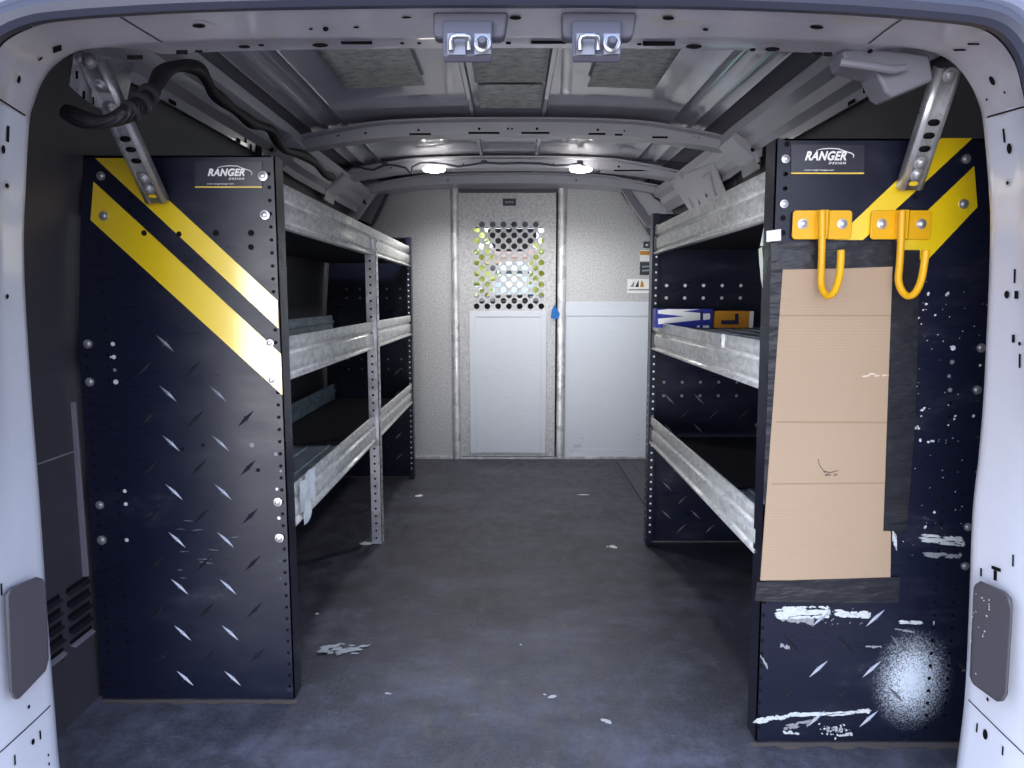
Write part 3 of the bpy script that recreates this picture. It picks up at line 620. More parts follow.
def far_panel(unit, s, Y, bright):
    dots = []; k0 = 2 if bright else 3
    for x in (.50,.56,.62,.68,.74):
        for z in (.86, .82): dots.append((s*x, z, .0055, k0))
        for z in (.545, .50): dots.append((s*x, z, .005, 3))
    tr = [(s*(.572+.098*i), .047+.098*k, s, False) for i in range(3) for k in range(6)]+[(s*(.52+.098*i), .096+.098*k, -s, True) for i in range(2) for k in range(5)]
    def face(b, Y):   # rivets, tread marks and pale discs painted as light through the flange holes
        Yq = Y-.0031
        for x, z, r, k in dots: b.disc((x, Yq-.0006, z), (0,-1,0), r, 10, k)
        z = .05
        while z < 1.07:
            b.disc((s*.4445, Y-.022, z), (-s,0,0), .0042, 8, k0); b.disc((s*.4565, Y-.0458, z), (0,-1,0), .0036, 8, 2); z += .0243
        for x, z, sg, br in tr:
            L, W, H = .0235, .0034, .002; u = Vector((.707, 0, sg*.707)); w = Vector((-sg*.707, 0, .707)); ce = Vector((x, Yq, z))
            b.add([ce-u*L, ce-w*W, ce+u*L, ce+w*W, ce+Vector((0,-H,0))], [(0,1,4),(1,2,4),(2,3,4),(3,0,4)], 4 if br else 5)
    return end_panel('end_panel', unit, s, Y, -1, marks=face)
far_panel(LU, -1, YL2, False)
for z, tm in zip(ZS, ('mat', 'mat', 'galv_blue')): shelf(LU, -1, z, YL+.036, 3.115, tray=tm)
# perforated centre post: folded angle
b = MB(); x0, x1, Yp = -.470, -.436, 2.27
b.span((x0,Yp,0),(x1,Yp+.002,1.012)); b.span((x1-.002,Yp,0),(x1,Yp+.035,1.012))
z = .02
while z < 1.0:
    b.disc((x0+.015,Yp-.0006,z),(0,-1,0),.004,8,1); b.disc((x1+.0006,Yp+.016,z+.012),(1,0,0),.0042,8,1); z += .0255
b.build('perforated_post', [M['zinc_post'], M['black']], LU, smooth=0)
# yellow corner stripes
def stripe(unit, pts, Y, holes=()):
    b = MB(); b.prism([at(x, y, Y-.0012) for x, y in pts], (0,.001,0)); 
    for x, y, r in holes: b.disc(at(x, y, Y-.0018), (0,-1,0), r, 12, 1)
    return b.build('yellow_stripe', [M['yellow'], M['black']], unit, smooth=0)
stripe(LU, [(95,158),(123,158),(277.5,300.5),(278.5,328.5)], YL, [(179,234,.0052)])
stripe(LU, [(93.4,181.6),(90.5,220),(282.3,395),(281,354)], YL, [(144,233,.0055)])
for x, y, s_ in [(101,176,1.1),(104,216,1.15),(263,176,1.2),(265,215,1.2),(88,344,1.15),(90,382,1.15),(270,343,1.),(272,380,1.),(100,505,1.1),(102,540,1.25),(278,502,1.15),(279.5,538,1.2)]: bolt(at(x, y, YL-.0012), LU, s_)
def logo_plate(unit, x0, y0, x1, y1, Y, tx0, tx1, ty0, ty1):
    b = MB(); b.prism([at(x0,y0,Y-.001), at(x1,y0+.5,Y-.001), at(x1,y1,Y-.001), at(x0,y1,Y-.001)], (0,-.0008,0)); pl_ = b.build('logo_plate', M['label_black'], unit, smooth=0)
    Yt = Y-.0022; c = at((tx0+tx1)/2, (ty0+ty1)/2, Yt); w = (at(tx1,ty0,Yt)-at(tx0,ty0,Yt)).x; cap = at(tx0,ty0,Yt).z-at(tx0,ty1,Yt).z
    lettering('lettering', 'RANGER', cap/.70, .32, w, c, M['white_ink'], pl_, bold=.0007, char=1.07)
    sw = tx1-tx0
    c2 = at(tx1-sw*.22, ty1+2.6, Yt); lettering('lettering', 'DESIGN', .0036/.7, .25, w*.42, c2, M['white_ink'], pl_, bold=.0001, char=1.4)
    c3 = at(tx0+sw*.34, y1-4.2, Yt); lettering('lettering', 'www.rangerdesign.com', .0034, .1, w*.72, c3, M['white_ink'], pl_)
    b = MB(); arc = [(tx0+sw*.27,ty0-1.6),(tx0+sw*.4,ty0-3.0),(tx0+sw*.6,ty0-3.6),(tx0+sw*.8,ty0-3.2),(tx0+sw*.92,ty0-1.4),(tx1+1.5,ty0+.2),(tx1+5,ty0+1.2),(tx1+7.3,ty0+3.2),(tx1+6.6,ty0+6)]
    b.tube([at(x, y, Yt) for x, y in arc], [.0004,.0007,.0009,.0009,.0008,.0009,.001,.001,.0004], 6); b.build('swoosh', M['white_ink'], pl_)
    b = MB(); b.prism([at(x0,y1-1.6,Yt), at(x1,y1-1.6,Yt), at(x1,y1-.2,Yt), at(x0,y1-.2,Yt)], (0,-.0004,0)); b.build('yellow_line', M['label_yellow'], pl_, smooth=0)
logo_plate(LU, 195, 161.5, 262, 188, YL, 207.6, 244.8, 169.3, 176.2)
# ---- right unit
YR, YR2 = 1.21, 2.29
RU = thing('shelving_unit', 'short three-tier van shelving on the right wall, cardboard taped to its end', 'shelving', (.62, 1.75, 0), 'van shelving units')
hr_ = nice_cols(.4562, .03, .32, .0243, .0036)+nice_cols(.766, .03, .66, .0243, .0036)+nice_cols(.80, .03, .30, .0243, .0032)
hr_ += [(*xz(x, y, YR), r) for x, y, r in [(787,144,.0048),(783,218,.0048),(783,233,.0048),(785.5,174,.004),(785,188.5,.004),(930,165,.003),(915,197,.004),(898,203,.005),(917,230,.003)]]
drt = [(*xz(x+.8, y, YR), r, k) for x, y, r, k in [(785.5,174,.0026,2),(785,188.5,.0026,2),(952,348,.0045,2),(951,362,.004,3),(949,390,.004,3),(948,376,.003,3)]]
tr = [(.562+.098*i, .047+.098*k, 1, True) for i in range(2) for k in range(3)]+[(.51+.098*i, .096+.098*k, -1, i == 2) for i in range(3) for k in range(2)]+[(.83-.0, .145, -1, False)]
def rmarks(b, Y):
    rr = random.Random(3)
    for px, py in [(923,256+54),(918,318),(921,324),(947,295),(922,410),(921,416),(924,408),(948,425),(954,419),(955,416),(917,427),(918,428),(920,440),(931,441),(928,442),(933,441),(980,365),(973,416),(934,512),(925,527),(915,428),(951,347),(928,294),(926,304),(935,315)]:
        x, z = xz(px, py, Y); w = .003+.0035*rr.random(); flake(b, (x, Y, z), w, w*1.3, 'y', rr.random()*3, 9, 6, .0008, .4, rr.random())
    x, z = xz(947, 294, Y); flake(b, (x, Y, z), .012, .006, 'y', .9, 9, 6, .0008)
    for k in range(60):
        x, z = .70+.12*rr.random(), .36+.5*rr.random(); flake(b, (x, Y, z), .0025, .0025, 'y', 0, 6, 6 if rr.random() < .4 else 7, .0007, .4, rr.random())
    def bar(x0, y0, x1, y1, h, mi, n=26, jag=.5):
        # a scrape: short ragged streaks side by side, broken where the paint held
        rows = max(2, int(h/1.1))
        for r_ in range(rows):
            off = (r_+.5)/rows-.5; u = .14*rr.random()*(.3+abs(off)*2)
            while u < .98:
                e = min(1-.16*rr.random()*abs(off)*2, u+(.10+.5*rr.random())*(1.25-jag*.5-abs(off)*.8))
                if e-u > .02 and rr.random() > jag*abs(off)*1.1+.04:
                    P, Q = [], []
                    for k in range(10):
                        q = k/9; px, py = x0+(x1-x0)*(u+(e-u)*q), y0+(y1-y0)*(u+(e-u)*q)+off*h+.7*(rr.random()-.5); hh = h/rows*(.45+.5*rr.random())*(.05 if k in (0,9) else .6 if k in (1,8) else 1)
                        P.append(at(px, py-hh, Y-.0008-.00005*r_)); Q.append(at(px, py+hh, Y-.0008-.00005*r_))
                    b.loft([P, Q], mi)
                u = max(u+.02, e-.06+.1*rr.random()*(abs(off)*2+.2))
    bar(774,613,831,612,12,6); bar(776,617,815,622,6,7); bar(833,613,871,615,7,6); bar(896,622,935,623,3,6,14); bar(893,629,915,632,1.6,7,10)
    bar(752,722,800,714,5,6); bar(790,716,872,711,4.5,6); bar(782,728,812,722,5,7); bar(782,732,800,733,3,6,10); bar(838,735,853,734,3,6,10); bar(864,647,882,647,2,7,10); bar(760,655,768,668,4,7,9); bar(780,645,790,648,4,7,9)
    bar(918,538,965,542,9,6,20,.4); bar(922,555,962,556,5,7,16,.6); bar(892,536,897,544,14,6,8)
    for k in range(46):
        px, py = 834+9*rr.gauss(0,.8), 731+3.2*rr.gauss(0,.9); x, z = xz(px, py, Y); w = .002+.006*rr.random(); flake(b, (x, Y, z), w, w*.7, 'y', rr.random()*3, 8, 6, .0007, .5, rr.random())
    for k in range(40):
        px, py = 775+90*rr.random(), 608+16*rr.random(); flake(b, (*[xz(px,py,Y)[0]], Y, xz(px,py,Y)[1]), .003, .003, 'y', 0, 6, 7, .0007, .4, rr.random())
end_panel('end_panel', RU, 1, YR, 1, inner=.452, inner_top=.441, spray=True, holes=hr_, dots=drt, tread=tr, marks=rmarks)
far_panel(RU, 1, YR2, True)
shelf(RU, 1, ZS[0], YR+.036, YR2-.05, tray='mat'); sh = shelf(RU, 1, ZS[1], YR+.036, YR2-.05, tray_z=.728, tray='galv_blue'); shelf(RU, 1, ZS[2], YR+.036, YR2-.05, tray='galv_blue')
p = at(714.5, 346, 1.5); b = MB(); b.span((.443,p.y-.02,.715),(.453,p.y+.02,.7445)); b.build('divider_clip', M['zinc'], sh)
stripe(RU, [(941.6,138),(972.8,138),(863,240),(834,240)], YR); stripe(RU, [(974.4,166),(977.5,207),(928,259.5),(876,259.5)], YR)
for x, y, s_ in [(966,159,1.05),(963.5,204,1.1),(785.5,159,.95),(784,204,.95),(981,348,1.05),(977,390,1.05),(968,527,1.0),(965,566,1.0)]: bolt(at(x, y, YR-.0012), RU, s_)
logo_plate(RU, 791, 144.5, 864, 174.2, YR, 805, 846.5, 152, 160.6)
# ---- things on the shelves
def carton(px0, px1, pyt, pyb, Y, d, name, label, side, marks):
    a, c = at(px0, pyt, Y), at(px1, pyt, Y); zt = a.z; z0 = .7315
    r = thing(name, label, 'box', ((a.x+c.x)/2, Y+d/2, z0)); b = MB(); b.span((a.x,Y,z0),(c.x,Y+d,zt)); b.build('carton', side, r, bevel=.001)
    for mm, poly in marks:
        b = MB(); b.prism([at(x,y,Y-.0004) for x, y in poly], (0,-.0004,0)); b.build('printed_mark', mm, r, smooth=0)
cx = lambda x, y: (645+x/7.877, 290+y/7.877)
carton(656, 713, 308.8, 330, 2.10, .05, 'product_box', 'blue carton with bold white lettering on the middle right shelf', M['blue_box'],
       [(M['white_ink'], [cx(*q) for q in ((102,158),(180,151),(430,152),(300,168),(434,181),(434,236),(105,270),(102,226),(310,207),(102,186))]), (M['white_ink'], [cx(*q) for q in ((458,187),(505,183),(512,190),(512,226),(505,232),(458,237))]), (M['carton_ink'], [cx(*q) for q in ((436,160),(456,160),(456,240),(436,240))]),
        (M['white_ink'], [cx(*q) for q in ((408,280),(430,278),(430,298),(408,298))]), (M['white_ink'], [cx(*q) for q in ((456,279),(504,279),(504,298),(456,298))])])
carton(715, 753.5, 311, 330, 2.10, .05, 'product_box', 'orange carton with a dark angular letter beside the blue carton', M['orange_box'],
       [(M['carton_ink'], [cx(*q) for q in ((600,238),(708,238),(708,186),(738,186),(738,272),(600,272))]), (M['white_ink'], [cx(*q) for q in ((826,166),(857,168),(850,300),(818,300))])])
o = MB(); o.span((-.79,2.12,.3715),(-.47,3.10,.3745)); o = o.build('shelf_mat', M['mat'], smooth=0); origin_to(o, (-.63,2.6,.3715)); tag(o, 'black rubber mat lying in the far bay of the lowest left shelf', 'mat')
o = MB(); o.span((.47,1.62,.3715),(.79,2.22,.3745)); o = o.build('shelf_mat', M['mat'], smooth=0); origin_to(o, (.63,1.9,.3715)); tag(o, 'black rubber mat lying in the lowest right shelf', 'mat')
# torn white tape hanging on the near end of the lowest left shelf
b = MB(); rr = random.Random(5)
for x0, y0, w in [(300,488,9),(310,476,8),(305,500,7)]:
    L1, L2 = [], []
    for k in range(7):
        py = y0+k*5.2-6; dx = 2.2*math.sin(k*1.3+x0); Yq = 1.385+(x0-293)*.004
        p1, p2 = at(x0-w/2+dx, py, Yq), at(x0+w/2+dx*.5, py-3, Yq+.02); p1.x = max(p1.x, -.441); p2.x = max(p2.x, -.440)
        L1.append(p1+Vector((.002*rr.random(),0,0))); L2.append(p2+Vector((.006*rr.random(),0,0)))
    b.loft([L1, L2])
o = b.build('torn_tape', M['paint_flake'], smooth=60); origin_to(o, at(303,495,1.40)); tag(o, 'crumpled torn white tape on the near end of the lowest left shelf lip', 'tape')
# ---- cardboard and tapes on the right end panel
YK = YR-.0045
pts = [(783,268),(838,267),(894.5,266.5),(891,400),(884,530),(891,531.5),(890.5,578),(826,580),(760.5,580.5),(772,420)]
r = thing('cardboard_sheet', 'tall creased brown cardboard sheet taped to the right shelving end', 'cardboard', at(826,425,YK))
b = MB(); b.prism([at(x,y,YK) for x, y in pts], (0,.003,0)); b.build('sheet', M['card'], r, smooth=0)
for y0, y1, x0, x1 in [(315,315,780,893),(421.5,422,776,886.5),(483.5,482.5,772,885)]:
    b = MB(); b.prism([at(x0,y0,YK-.0005), at(x1,y1,YK-.0005), at(x1,y1+1.1,YK-.0005), at(x0,y0+1.1,YK-.0005)], (0,.0004,0)); b.build('crease', M['card_line'], r, smooth=0)
b = MB(); rr = random.Random(2)
for k in range(5): x, z = xz(866+6*k, 374+2*rr.random(), YK); flake(b, (x,YK,z), .018, .004, 'y', .15*rr.random(), 9, 0, .0006)
b.build('scuff', M['card_scuff'], r, smooth=0)
b = MB(); rr = random.Random(6)
for k in range(9): x, z = xz(831+7*(rr.random()-.5)*1.6, 474+4*(rr.random()-.5), YK); flake(b, (x,YK,z), .006, .003, 'y', rr.random()*.6, 8, k % 2, .0005+.0001*k, .5, rr.random())
b.tube([at(x,y,YK-.0005) for x, y in ((818,459),(819.5,465),(823,470),(825,473))], .0005, 5, 0); b.tube([at(x,y,YK-.0005) for x, y in ((824,471),(830,472.5),(838,470.5))], .0006, 5, 0)
b.build('puncture', [M['label_black'], M['card_line']], r, smooth=0)
def tape(pts, Y, label):
    b = MB(); b.prism([at(x,y,Y) for x, y in pts], (0,.0006,0)); o = b.build('tape_strip', M['tape'], smooth=0); origin_to(o, sum((at(x,y,Y) for x, y in pts), Vector())/len(pts)); return tag(o, label, 'tape', 'black tape strips around the cardboard')
YT = YR-.0052
tape([(771,243),(835,242),(897,241),(896,266.5),(840,268.5),(783,269.5),(771,270)], YT, 'wrinkled black tape strip across the top of the cardboard')
tape([(771,262),(784,262),(776,395),(769,504),(763,505),(768,380)], YT+.0012, 'black tape strip down the left edge of the cardboard')
tape([(893.5,250),(920,250),(915.5,420),(906.5,531),(883.5,531),(888,400)], YT-.0006, 'wide black tape strip down the right edge of the cardboard')
tape([(757,582),(800,580),(900,577),(899,603),(830,603),(755,601)], YT, 'black tape strip under the bottom edge of the cardboard')
b = MB(); b.prism([at(766.5,231,YR-.0015), at(781,229,YR-.0015), at(781,240.5,YR-.0015), at(766.5,242,YR-.0015)], (0,.001,0)); o = b.build('masking_tape', M['white_tape'], smooth=0); origin_to(o, at(773,236,YR)); tag(o, 'small white tape square on the inner edge of the right shelving', 'tape')
b = MB(); b.loft([[at(758.5,249,1.25), at(759.5,265,1.25), at(761,280,1.25), at(763,291,1.25)], [at(762,247,1.252), at(763.5,264,1.252), at(764.5,279,1.252), at(764.5,288,1.252)]])
b.loft([[at(763.5,228,1.255), at(760,246,1.255)], [at(766.5,228,1.255), at(765,246,1.255)]])
o = b.build('peeling_tape', M['peel'], smooth=0); origin_to(o, at(761,265,1.25)); tag(o, 'pale strip peeling off behind the edge of the right shelving', 'tape')
# ---- yellow hooks
def hook(x0, x1, y0, y1, rod, b1, b2, label):
    Y = YR-.004; r = thing('utility_hook', label, 'hook', at((x0+x1)/2, (y0+y1)/2, Y), 'yellow hooks')
    a, c = at(x0,y0,Y), at(x1,y1,Y); b = MB(); rd = .006; P = []
    for cx_, cz_, a0 in ((c.x-rd, a.z-rd, 0), (a.x+rd, a.z-rd, 90), (a.x+rd, c.z+rd, 180), (c.x-rd, c.z+rd, 270)):
        for k in range(5): an = math.radians(a0+22.5*k); P.append((cx_+rd*math.cos(an), Y, cz_+rd*math.sin(an)))
    b.prism(P, (0,-.004,0)); 
    xr = at(rod[0][0], rod[0][1], Y).x
    b.prism([(xr-.012,Y-.004,a.z),(xr-.006,Y-.012,a.z),(xr+.006,Y-.012,a.z),(xr+.012,Y-.004,a.z)], (0,0,c.z-a.z)); b.build('base_plate', M['yellow_paint'], r, bevel=.001)
    yy = [0,0,0,-.004,-.012,-.022,-.032,-.04,-.045,-.048,-.05]
    path = [at(x, y, Y-.016+yy[min(k, len(yy)-1)]) for k, (x, y) in enumerate(rod)]
    # resample smoothly
    S = []
    for k in range(len(path)-1):
        p0, p1, p2, p3 = path[max(k-1,0)], path[k], path[k+1], path[min(k+2,len(path)-1)]
        for q in range(4):
            t_ = q/4; S.append(.5*((2*p1)+(-p0+p2)*t_+(2*p0-5*p1+4*p2-p3)*t_*t_+(-p0+3*p1-3*p2+p3)*t_**3))
    S.append(path[-1]); b = MB(); b.tube(S, .0058, 12); b.build('hook_rod', M['yellow_paint'], r)
    for x, y in (b1, b2): bolt(at(x, y, Y-.004), r, 1.15)
hook(792.5,850,210.5,239.5, [(822,211),(822,240),(821.5,265),(821,282),(823,291),(828,296),(834,292),(838.5,280),(840.5,265),(841,250)], (802.5,224),(842,224), 'yellow steel hook bolted above the cardboard, the left one')
hook(871,929,210.5,239.5, [(902,211),(901,240),(899.5,265),(898.5,280),(902,291),(908,296),(915,293),(921,281),(924,265),(926,250)], (881.5,224),(921,224), 'yellow steel hook bolted on the right, over the yellow stripe')
# ---- brace channels
def channel(pa, pb, Ya, Yb, w, nm, label, slots, bolts, group='galvanised brace channels'):
    A, Bv = at(*pa, Ya), at(*pb, Yb); r = thing(nm, label, 'brace', A, group)
    d = (Bv-A).normalized(); u = d.cross(Vector((0,1,0))).normalized(); 
    if u.x < 0: u = -u
    n = u.cross(d).normalized()
    if n.y > 0: n = -n
    L = (Bv-A).length; h = w/2; dp_ = .016
    prof = [(-h,-dp_),(-h,0),(-h+.006,.003),(-h*.55,.003),(-h*.5,.0),(h*.5,.0),(h*.55,.003),(h-.006,.003),(h,0),(h,-dp_)]
    b = MB(); b.loft([[A+d*t_+u*x+n*y for x, y in prof] for t_ in (0, L*.5, L)])
    for t_ in slots:
        c = A+d*(L*t_)+n*.0012; b.poly([c+u*(.009*math.copysign(abs(math.cos(k*PI/8))**.7, math.cos(k*PI/8)))+d*(.005*math.sin(k*PI/8)) for k in range(16)], 1)
    o = b.build('channel', [M['zinc'], M['black']], r, smooth=30); md = o.modifiers.new('t', 'SOLIDIFY'); md.thickness = .002
    for t_ in bolts: 
        c = A+d*(L*t_)+n*.001; bo = bolt(c, r, 1.5); bo.rotation_euler = Vector((0,-1,0)).rotation_difference(n).to_euler()
    c = A+d*(L*.06)+n*.0012; b = MB(); b.poly([c+u*.008*math.cos(k*PI/8)+d*.004*math.sin(k*PI/8) for k in range(16)]); b.build('slot_showing_yellow', M['yellow'], r, smooth=0)
    return r
channel((911,190),(951,68), 1.195, 1.105, .038, 'strut_channel', 'galvanised slotted channel rising from the right shelving to the rear corner', [.36,.47,.58], [.14,.24,.95])
channel((156,203),(90,62), 1.334, 1.155, .039, 'strut_channel', 'galvanised slotted channel from the left shelving up to a bolted plate', [.335,.42,.50], [.12,.205,.86,.72])
r = thing('mounting_plate', 'folded galvanised plate with slots in the upper left rear corner', 'bracket', at(95,80,1.19))
b = MB(); b.prism([at(74,52,1.14),at(90,54,1.185),at(134,62,1.27),at(125,108,1.27),at(103,112,1.23),at(84,99,1.175),at(69,86,1.14)], (0,.003,.002)); b.build('plate', M['zinc'], r, bevel=.001)
b = MB(); b.prism([at(90,54,1.180),at(94,53,1.175),at(100,108,1.205),at(92,105,1.180)], (0,.003,0)); b.build('fold', M['zinc'], r)
for x, y, Yq in ((77,75,1.139),(84,95,1.160),(93,101,1.183)):
    b = MB(); b.prism([at(x-1.2,y-4,Yq), at(x+1.2,y-4,Yq), at(x+1.2,y+4,Yq), at(x-1.2,y+4,Yq)], (0,-.001,0)); b.build('slot', M['black'], r, smooth=0)
for x, y, Yq in ((80,58,1.15),(90,61,1.145)): bolt(at(x,y,Yq), r, 1.6)
# ---- wiring conduit along the left roof rail
cpath = [(66,112,1.165),(82,119,1.160),(100,122,1.160),(118,118,1.165),(135,108,1.18),(148,96,1.215),(156,84,1.265),(163,73,1.34),(174,67,1.38),(188,66,1.42),(200,70,1.46),(207,81,1.52),(213,92,1.58),(222,100,1.65),(232,108,1.74),(243,116,1.84),(252,123,1.95),(262,126,2.05),(271,130,2.12),(277,140,2.17),(285,150,2.22),(297,153,2.32),(308,158,2.45),(317,165,2.58),(325,174,2.72),(334,178,2.85)]
PP = []
for x, y, Y in cpath:
    if x > 200: Y = min(Y, .62/abs(at(x, y, 1.0).x))
    PP.append(at(x, y, Y))
S = []
for k in range(len(PP)-1):
    p0, p1, p2, p3 = PP[max(k-1,0)], PP[k], PP[k+1], PP[min(k+2,len(PP)-1)]
    for q in range(3):
        t_ = q/3; S.append(.5*((2*p1)+(-p0+p2)*t_+(2*p0-5*p1+4*p2-p3)*t_*t_+(-p0+3*p1-3*p2+p3)*t_**3))
r = thing('wiring_conduit', 'thick black wiring conduit looping along the left roof rail', 'cable', S[0])
b = MB(); b.tube(S, [.0125+.0022*math.sin(k*.7) for k in range(len(S))], 12); b.build('conduit', M['conduit'], r)
for k in (11, 13, 15): b = MB(); b.tube([S[k].lerp(S[k+1], -.1), S[k].lerp(S[k+1], .55)], .0175, 14); b.build('tape_wrap', M['tape_wrap'], r)
# thin harness clipped to the second bow
hp = [(334,172),(346,172),(352,167),(358,166.5),(366,169),(373,170),(380,167),(386,164.5),(396,165.5),(406,168),(411,174),(412,167),(420,163),(432,162.5),(445,164),(458,166.5),(470,165),(484,162.5),(500,163.5),(520,163),(540,163.5),(555,165.5),(568,165),(580,163),(588,168),(594,172),(600,171.5)]
hb = thing('wiring_harness', 'thin black wire clipped across the second roof bow', 'cable', at(470,165,2.93)); b = MB(); b.tube([at(x, y, 2.94) for x, y in hp], .0042, 8); b.build('wire', M['seal'], hb)
for x, y in ((385,164.5),(484,162),(580,162),(358,166.5)): b = MB(); b.box(at(x,y,2.937), (.024,.012,.014)); b.build('clip', M['seal'], hb, bevel=.003)
b = MB(); b.tube([at(x, y, 2.94) for x, y in ((632,160),(645,161),(655,160.5),(670,161.5),(682,162),(690,163))], .0045, 8); o = b.build('wire', M['seal']); origin_to(o, at(655,161,2.94)); tag(o, 'short black wire on the right end of the second roof bow', 'cable')
# ---- LED lamps under the second bow
for px, lab in ((434,'small round LED roof lamp, the left of the pair'),(581,'small round LED roof lamp, the right of the pair')):
    p = at(px, 169.5, 2.925)
    r = thing('ceiling_light', lab, 'light', p, 'LED roof lamps')
    b = MB(); b.lathe([(.030,.010),(.034,.004),(.034,-.004),(.028,-.006)], p, (0,0,1), 24); b.build('bezel', M['zinc_post'], r)
    b = MB(); b.lathe([(.002,.0095),(.020,.009),(.040,.005),(.0465,0),(.042,-.006),(.025,-.010),(.002,-.011)], p, (0,0,1), 28); b.build('lens', M['led'], r)
    ld = bpy.data.lights.new('lamp_glow', 'SPOT'); ld.energy = 12; ld.color = (1,.975,.95); ld.shadow_soft_size = .05; ld.spot_size = math.radians(165); ld.spot_blend = .6
    lo = bpy.data.objects.new('lamp_glow', ld); COL.objects.link(lo); lo.parent = r; lo.location = (0,0,-.03)
# ---- door latch strikers on the header
def latch(x0, label):
    Y = .94; r = thing('door_latch', label, 'latch', at(x0+36, 30, Y), 'rear door latches')
    f = lambda x, y, Yq=Y: at(x0+x, y, Yq)
    b = MB(); b.prism([f(0,13),f(4,11.5),f(72,11.5),f(76,13),f(72,36),f(67,38.5),f(50,39),f(6,38.5),f(1,36)], (0,.02,0)); b.build('mount_plate', M['latch_plastic'], r, bevel=.003)
    b = MB(); lo = [f(10,20,Y-.004), f(60,20,Y-.004), f(60,55,Y-.03), f(60,62.5,Y-.012), f(11,62.5,Y-.012), f(10,55,Y-.03)]
    b.loft([[f(10,21,Y+.01), f(10,20.5,Y-.012), f(10.5,55,Y-.030), f(11.5,62.5,Y-.024), f(11.5,62.5,Y+.012)], [f(60,21,Y+.01), f(60,20.5,Y-.012), f(59.5,55,Y-.030), f(58.5,62.5,Y-.024), f(58.5,62.5,Y+.012)]], 0, True, True); b.build('housing', M['latch_plastic'], r, bevel=.002)
    Yq = Y-.031
    b = MB(); b.prism([f(15,34,Yq+.004), f(33,33,Yq+.004), f(33,55,Yq-.001), f(15,55,Yq-.001)], (0,-.0015,0)); b.prism([f(42,34,Yq+.004), f(58,34,Yq+.004), f(58,54,Yq-.001), f(42,55,Yq-.001)], (0,-.0015,0)); b.build('recess', M['latch_backing'], r, smooth=0)
    b = MB(); b.tube([f(18.5,50,Yq-.004), f(18.5,41,Yq-.006), f(20,37,Yq-.008), f(24,36,Yq-.008), f(32,36,Yq-.008), f(36,37,Yq-.008), f(36.5,41,Yq-.006), f(36.5,50,Yq-.004)], .0036, 12); b.build('striker_loop', M['chrome'], r)
    b = MB(); c = f(50,44,Yq-.002); b.lathe([(.0105,0),(.0105,.003),(.008,.004),(.0075,.003),(.006,.003)], c, (0,-1,.1), 20); ro = b.build('roller', M['chrome'], r)
    b = MB(); b.lathe([(.0062,.002),(.006,.009),(.004,.012),(.001,.0125)], c, (0,-1,.1), 18); b.build('roller_core', M['latch_plastic'], ro)
latch(432.5, 'dark grey rear door latch with chrome loop, left of the pair'); latch(561.5, 'dark grey rear door latch with chrome loop, right of the pair')
# ---- grey plastic covers on the door pillars
def cover(px, label, sg):
    P = [at(x, y, Y) for x, y, Y in px]; n = (P[1]-P[0]).cross(P[-1]-P[0]).normalized()
    if n.y > 0: n = -n
    b = MB(); b.prism([p+n*.003 for p in P], n*.014); o = b.build('pillar_cover', M['plastic'], bevel=.006, seg=3); c = sum(P, Vector())/len(P); origin_to(o, c); return tag(o, label, 'cover', 'grey covers on the door pillars')
cover([(3,592,.945),(9,586,.95),(35,575.5,1.0),(42,577,1.005),(44,583,1.008),(47,655,1.008),(44,667,1.005),(17,695.5,.955),(11,695,.95),(8,688,.945)], 'rounded grey plastic cover on the left door pillar', -1)
cover([(974,583,1.005),(981,579,1.0),(1006,590,.955),(1012,596,.95),(1013,605,.947),(1008,690,.945),(1004,697.5,.95),(997,697,.955),(973,680,1.0),(970,672,1.006)], 'rounded grey plastic cover speckled with paint on the right door pillar', 1)
b = MB(); rr = random.Random(9); a0, a1, a2 = at(981,579,1.0), at(1006,590,.955), at(997,697,.955)
nn = (a1-a0).cross(a2-a0).normalized(); nn = nn if nn.y < 0 else -nn
for k in range(18):
    u_, v_ = .12+.8*rr.random(), .1+.8*rr.random(); p = a0+(a1-a0)*u_+(a2-a1)*v_; b.disc(p+nn*.0176, nn, .0007+.0009*rr.random(), 7)
o = b.build('paint_speck', M['white_tape'], bpy.data.objects['pillar_cover.001'], smooth=0); o['kind'] = 'stuff'
# ---- debris on the floor
def scrap(px, py, w, h, ang, label, n=16, pieces=1, seed=1, z=.0012, spread=.03, m='white_tape'):
    c = atz(px, py, 0); rr = random.Random(seed); b = MB()
    for k in range(pieces): flake(b, (c.x+(spread*(rr.random()-.5)*2 if k else 0), c.y+(spread*.5*(rr.random()-.5)*2 if k else 0), 0), w*(1 if k == 0 else .3+.5*rr.random()), h*(1 if k == 0 else .3+.6*rr.random()), 'z', ang+(rr.random()-.5)*.8*(k > 0), n, 0, z+.0003*k, .45, rr.random())
    o = b.build('paint_flake', M[m], smooth=0); origin_to(o, (c.x, c.y, 0)); return tag(o, label, 'paint fleck', 'white flecks on the floor')
scrap(345, 651, .05, .022, .1, 'large smeared white paint patch on the floor beside the left shelving', 22, 22, 4, m='paint_flake', spread=.05)
scrap(419, 496, .045, .035, .9, 'white paper scrap on the floor right of the perforated post', 10, 1, 2)
scrap(583, 495, .085, .018, 0, 'thin white strip on the floor before the partition door', 8, 1, 3)
scrap(317, 614, .012, .014, .3, 'small white fleck on the floor beside the left shelving end', 8, 1, 5)
scrap(366, 544, .06, .028, .1, 'pale smear on the floor at the foot of the perforated post', 14, 4, 6, m='paint_flake')
scrap(613, 547, .03, .04, .5, 'white splash on the floor near the right shelving far end', 9, 3, 7, spread=.02)
scrap(388, 694, .02, .008, -.2, 'small white chip on the floor in the foreground, left of centre', 8, 1, 8)
scrap(552, 697, .03, .014, .5, 'broken white chip on the floor in the foreground, right of centre', 8, 2, 9, spread=.02)
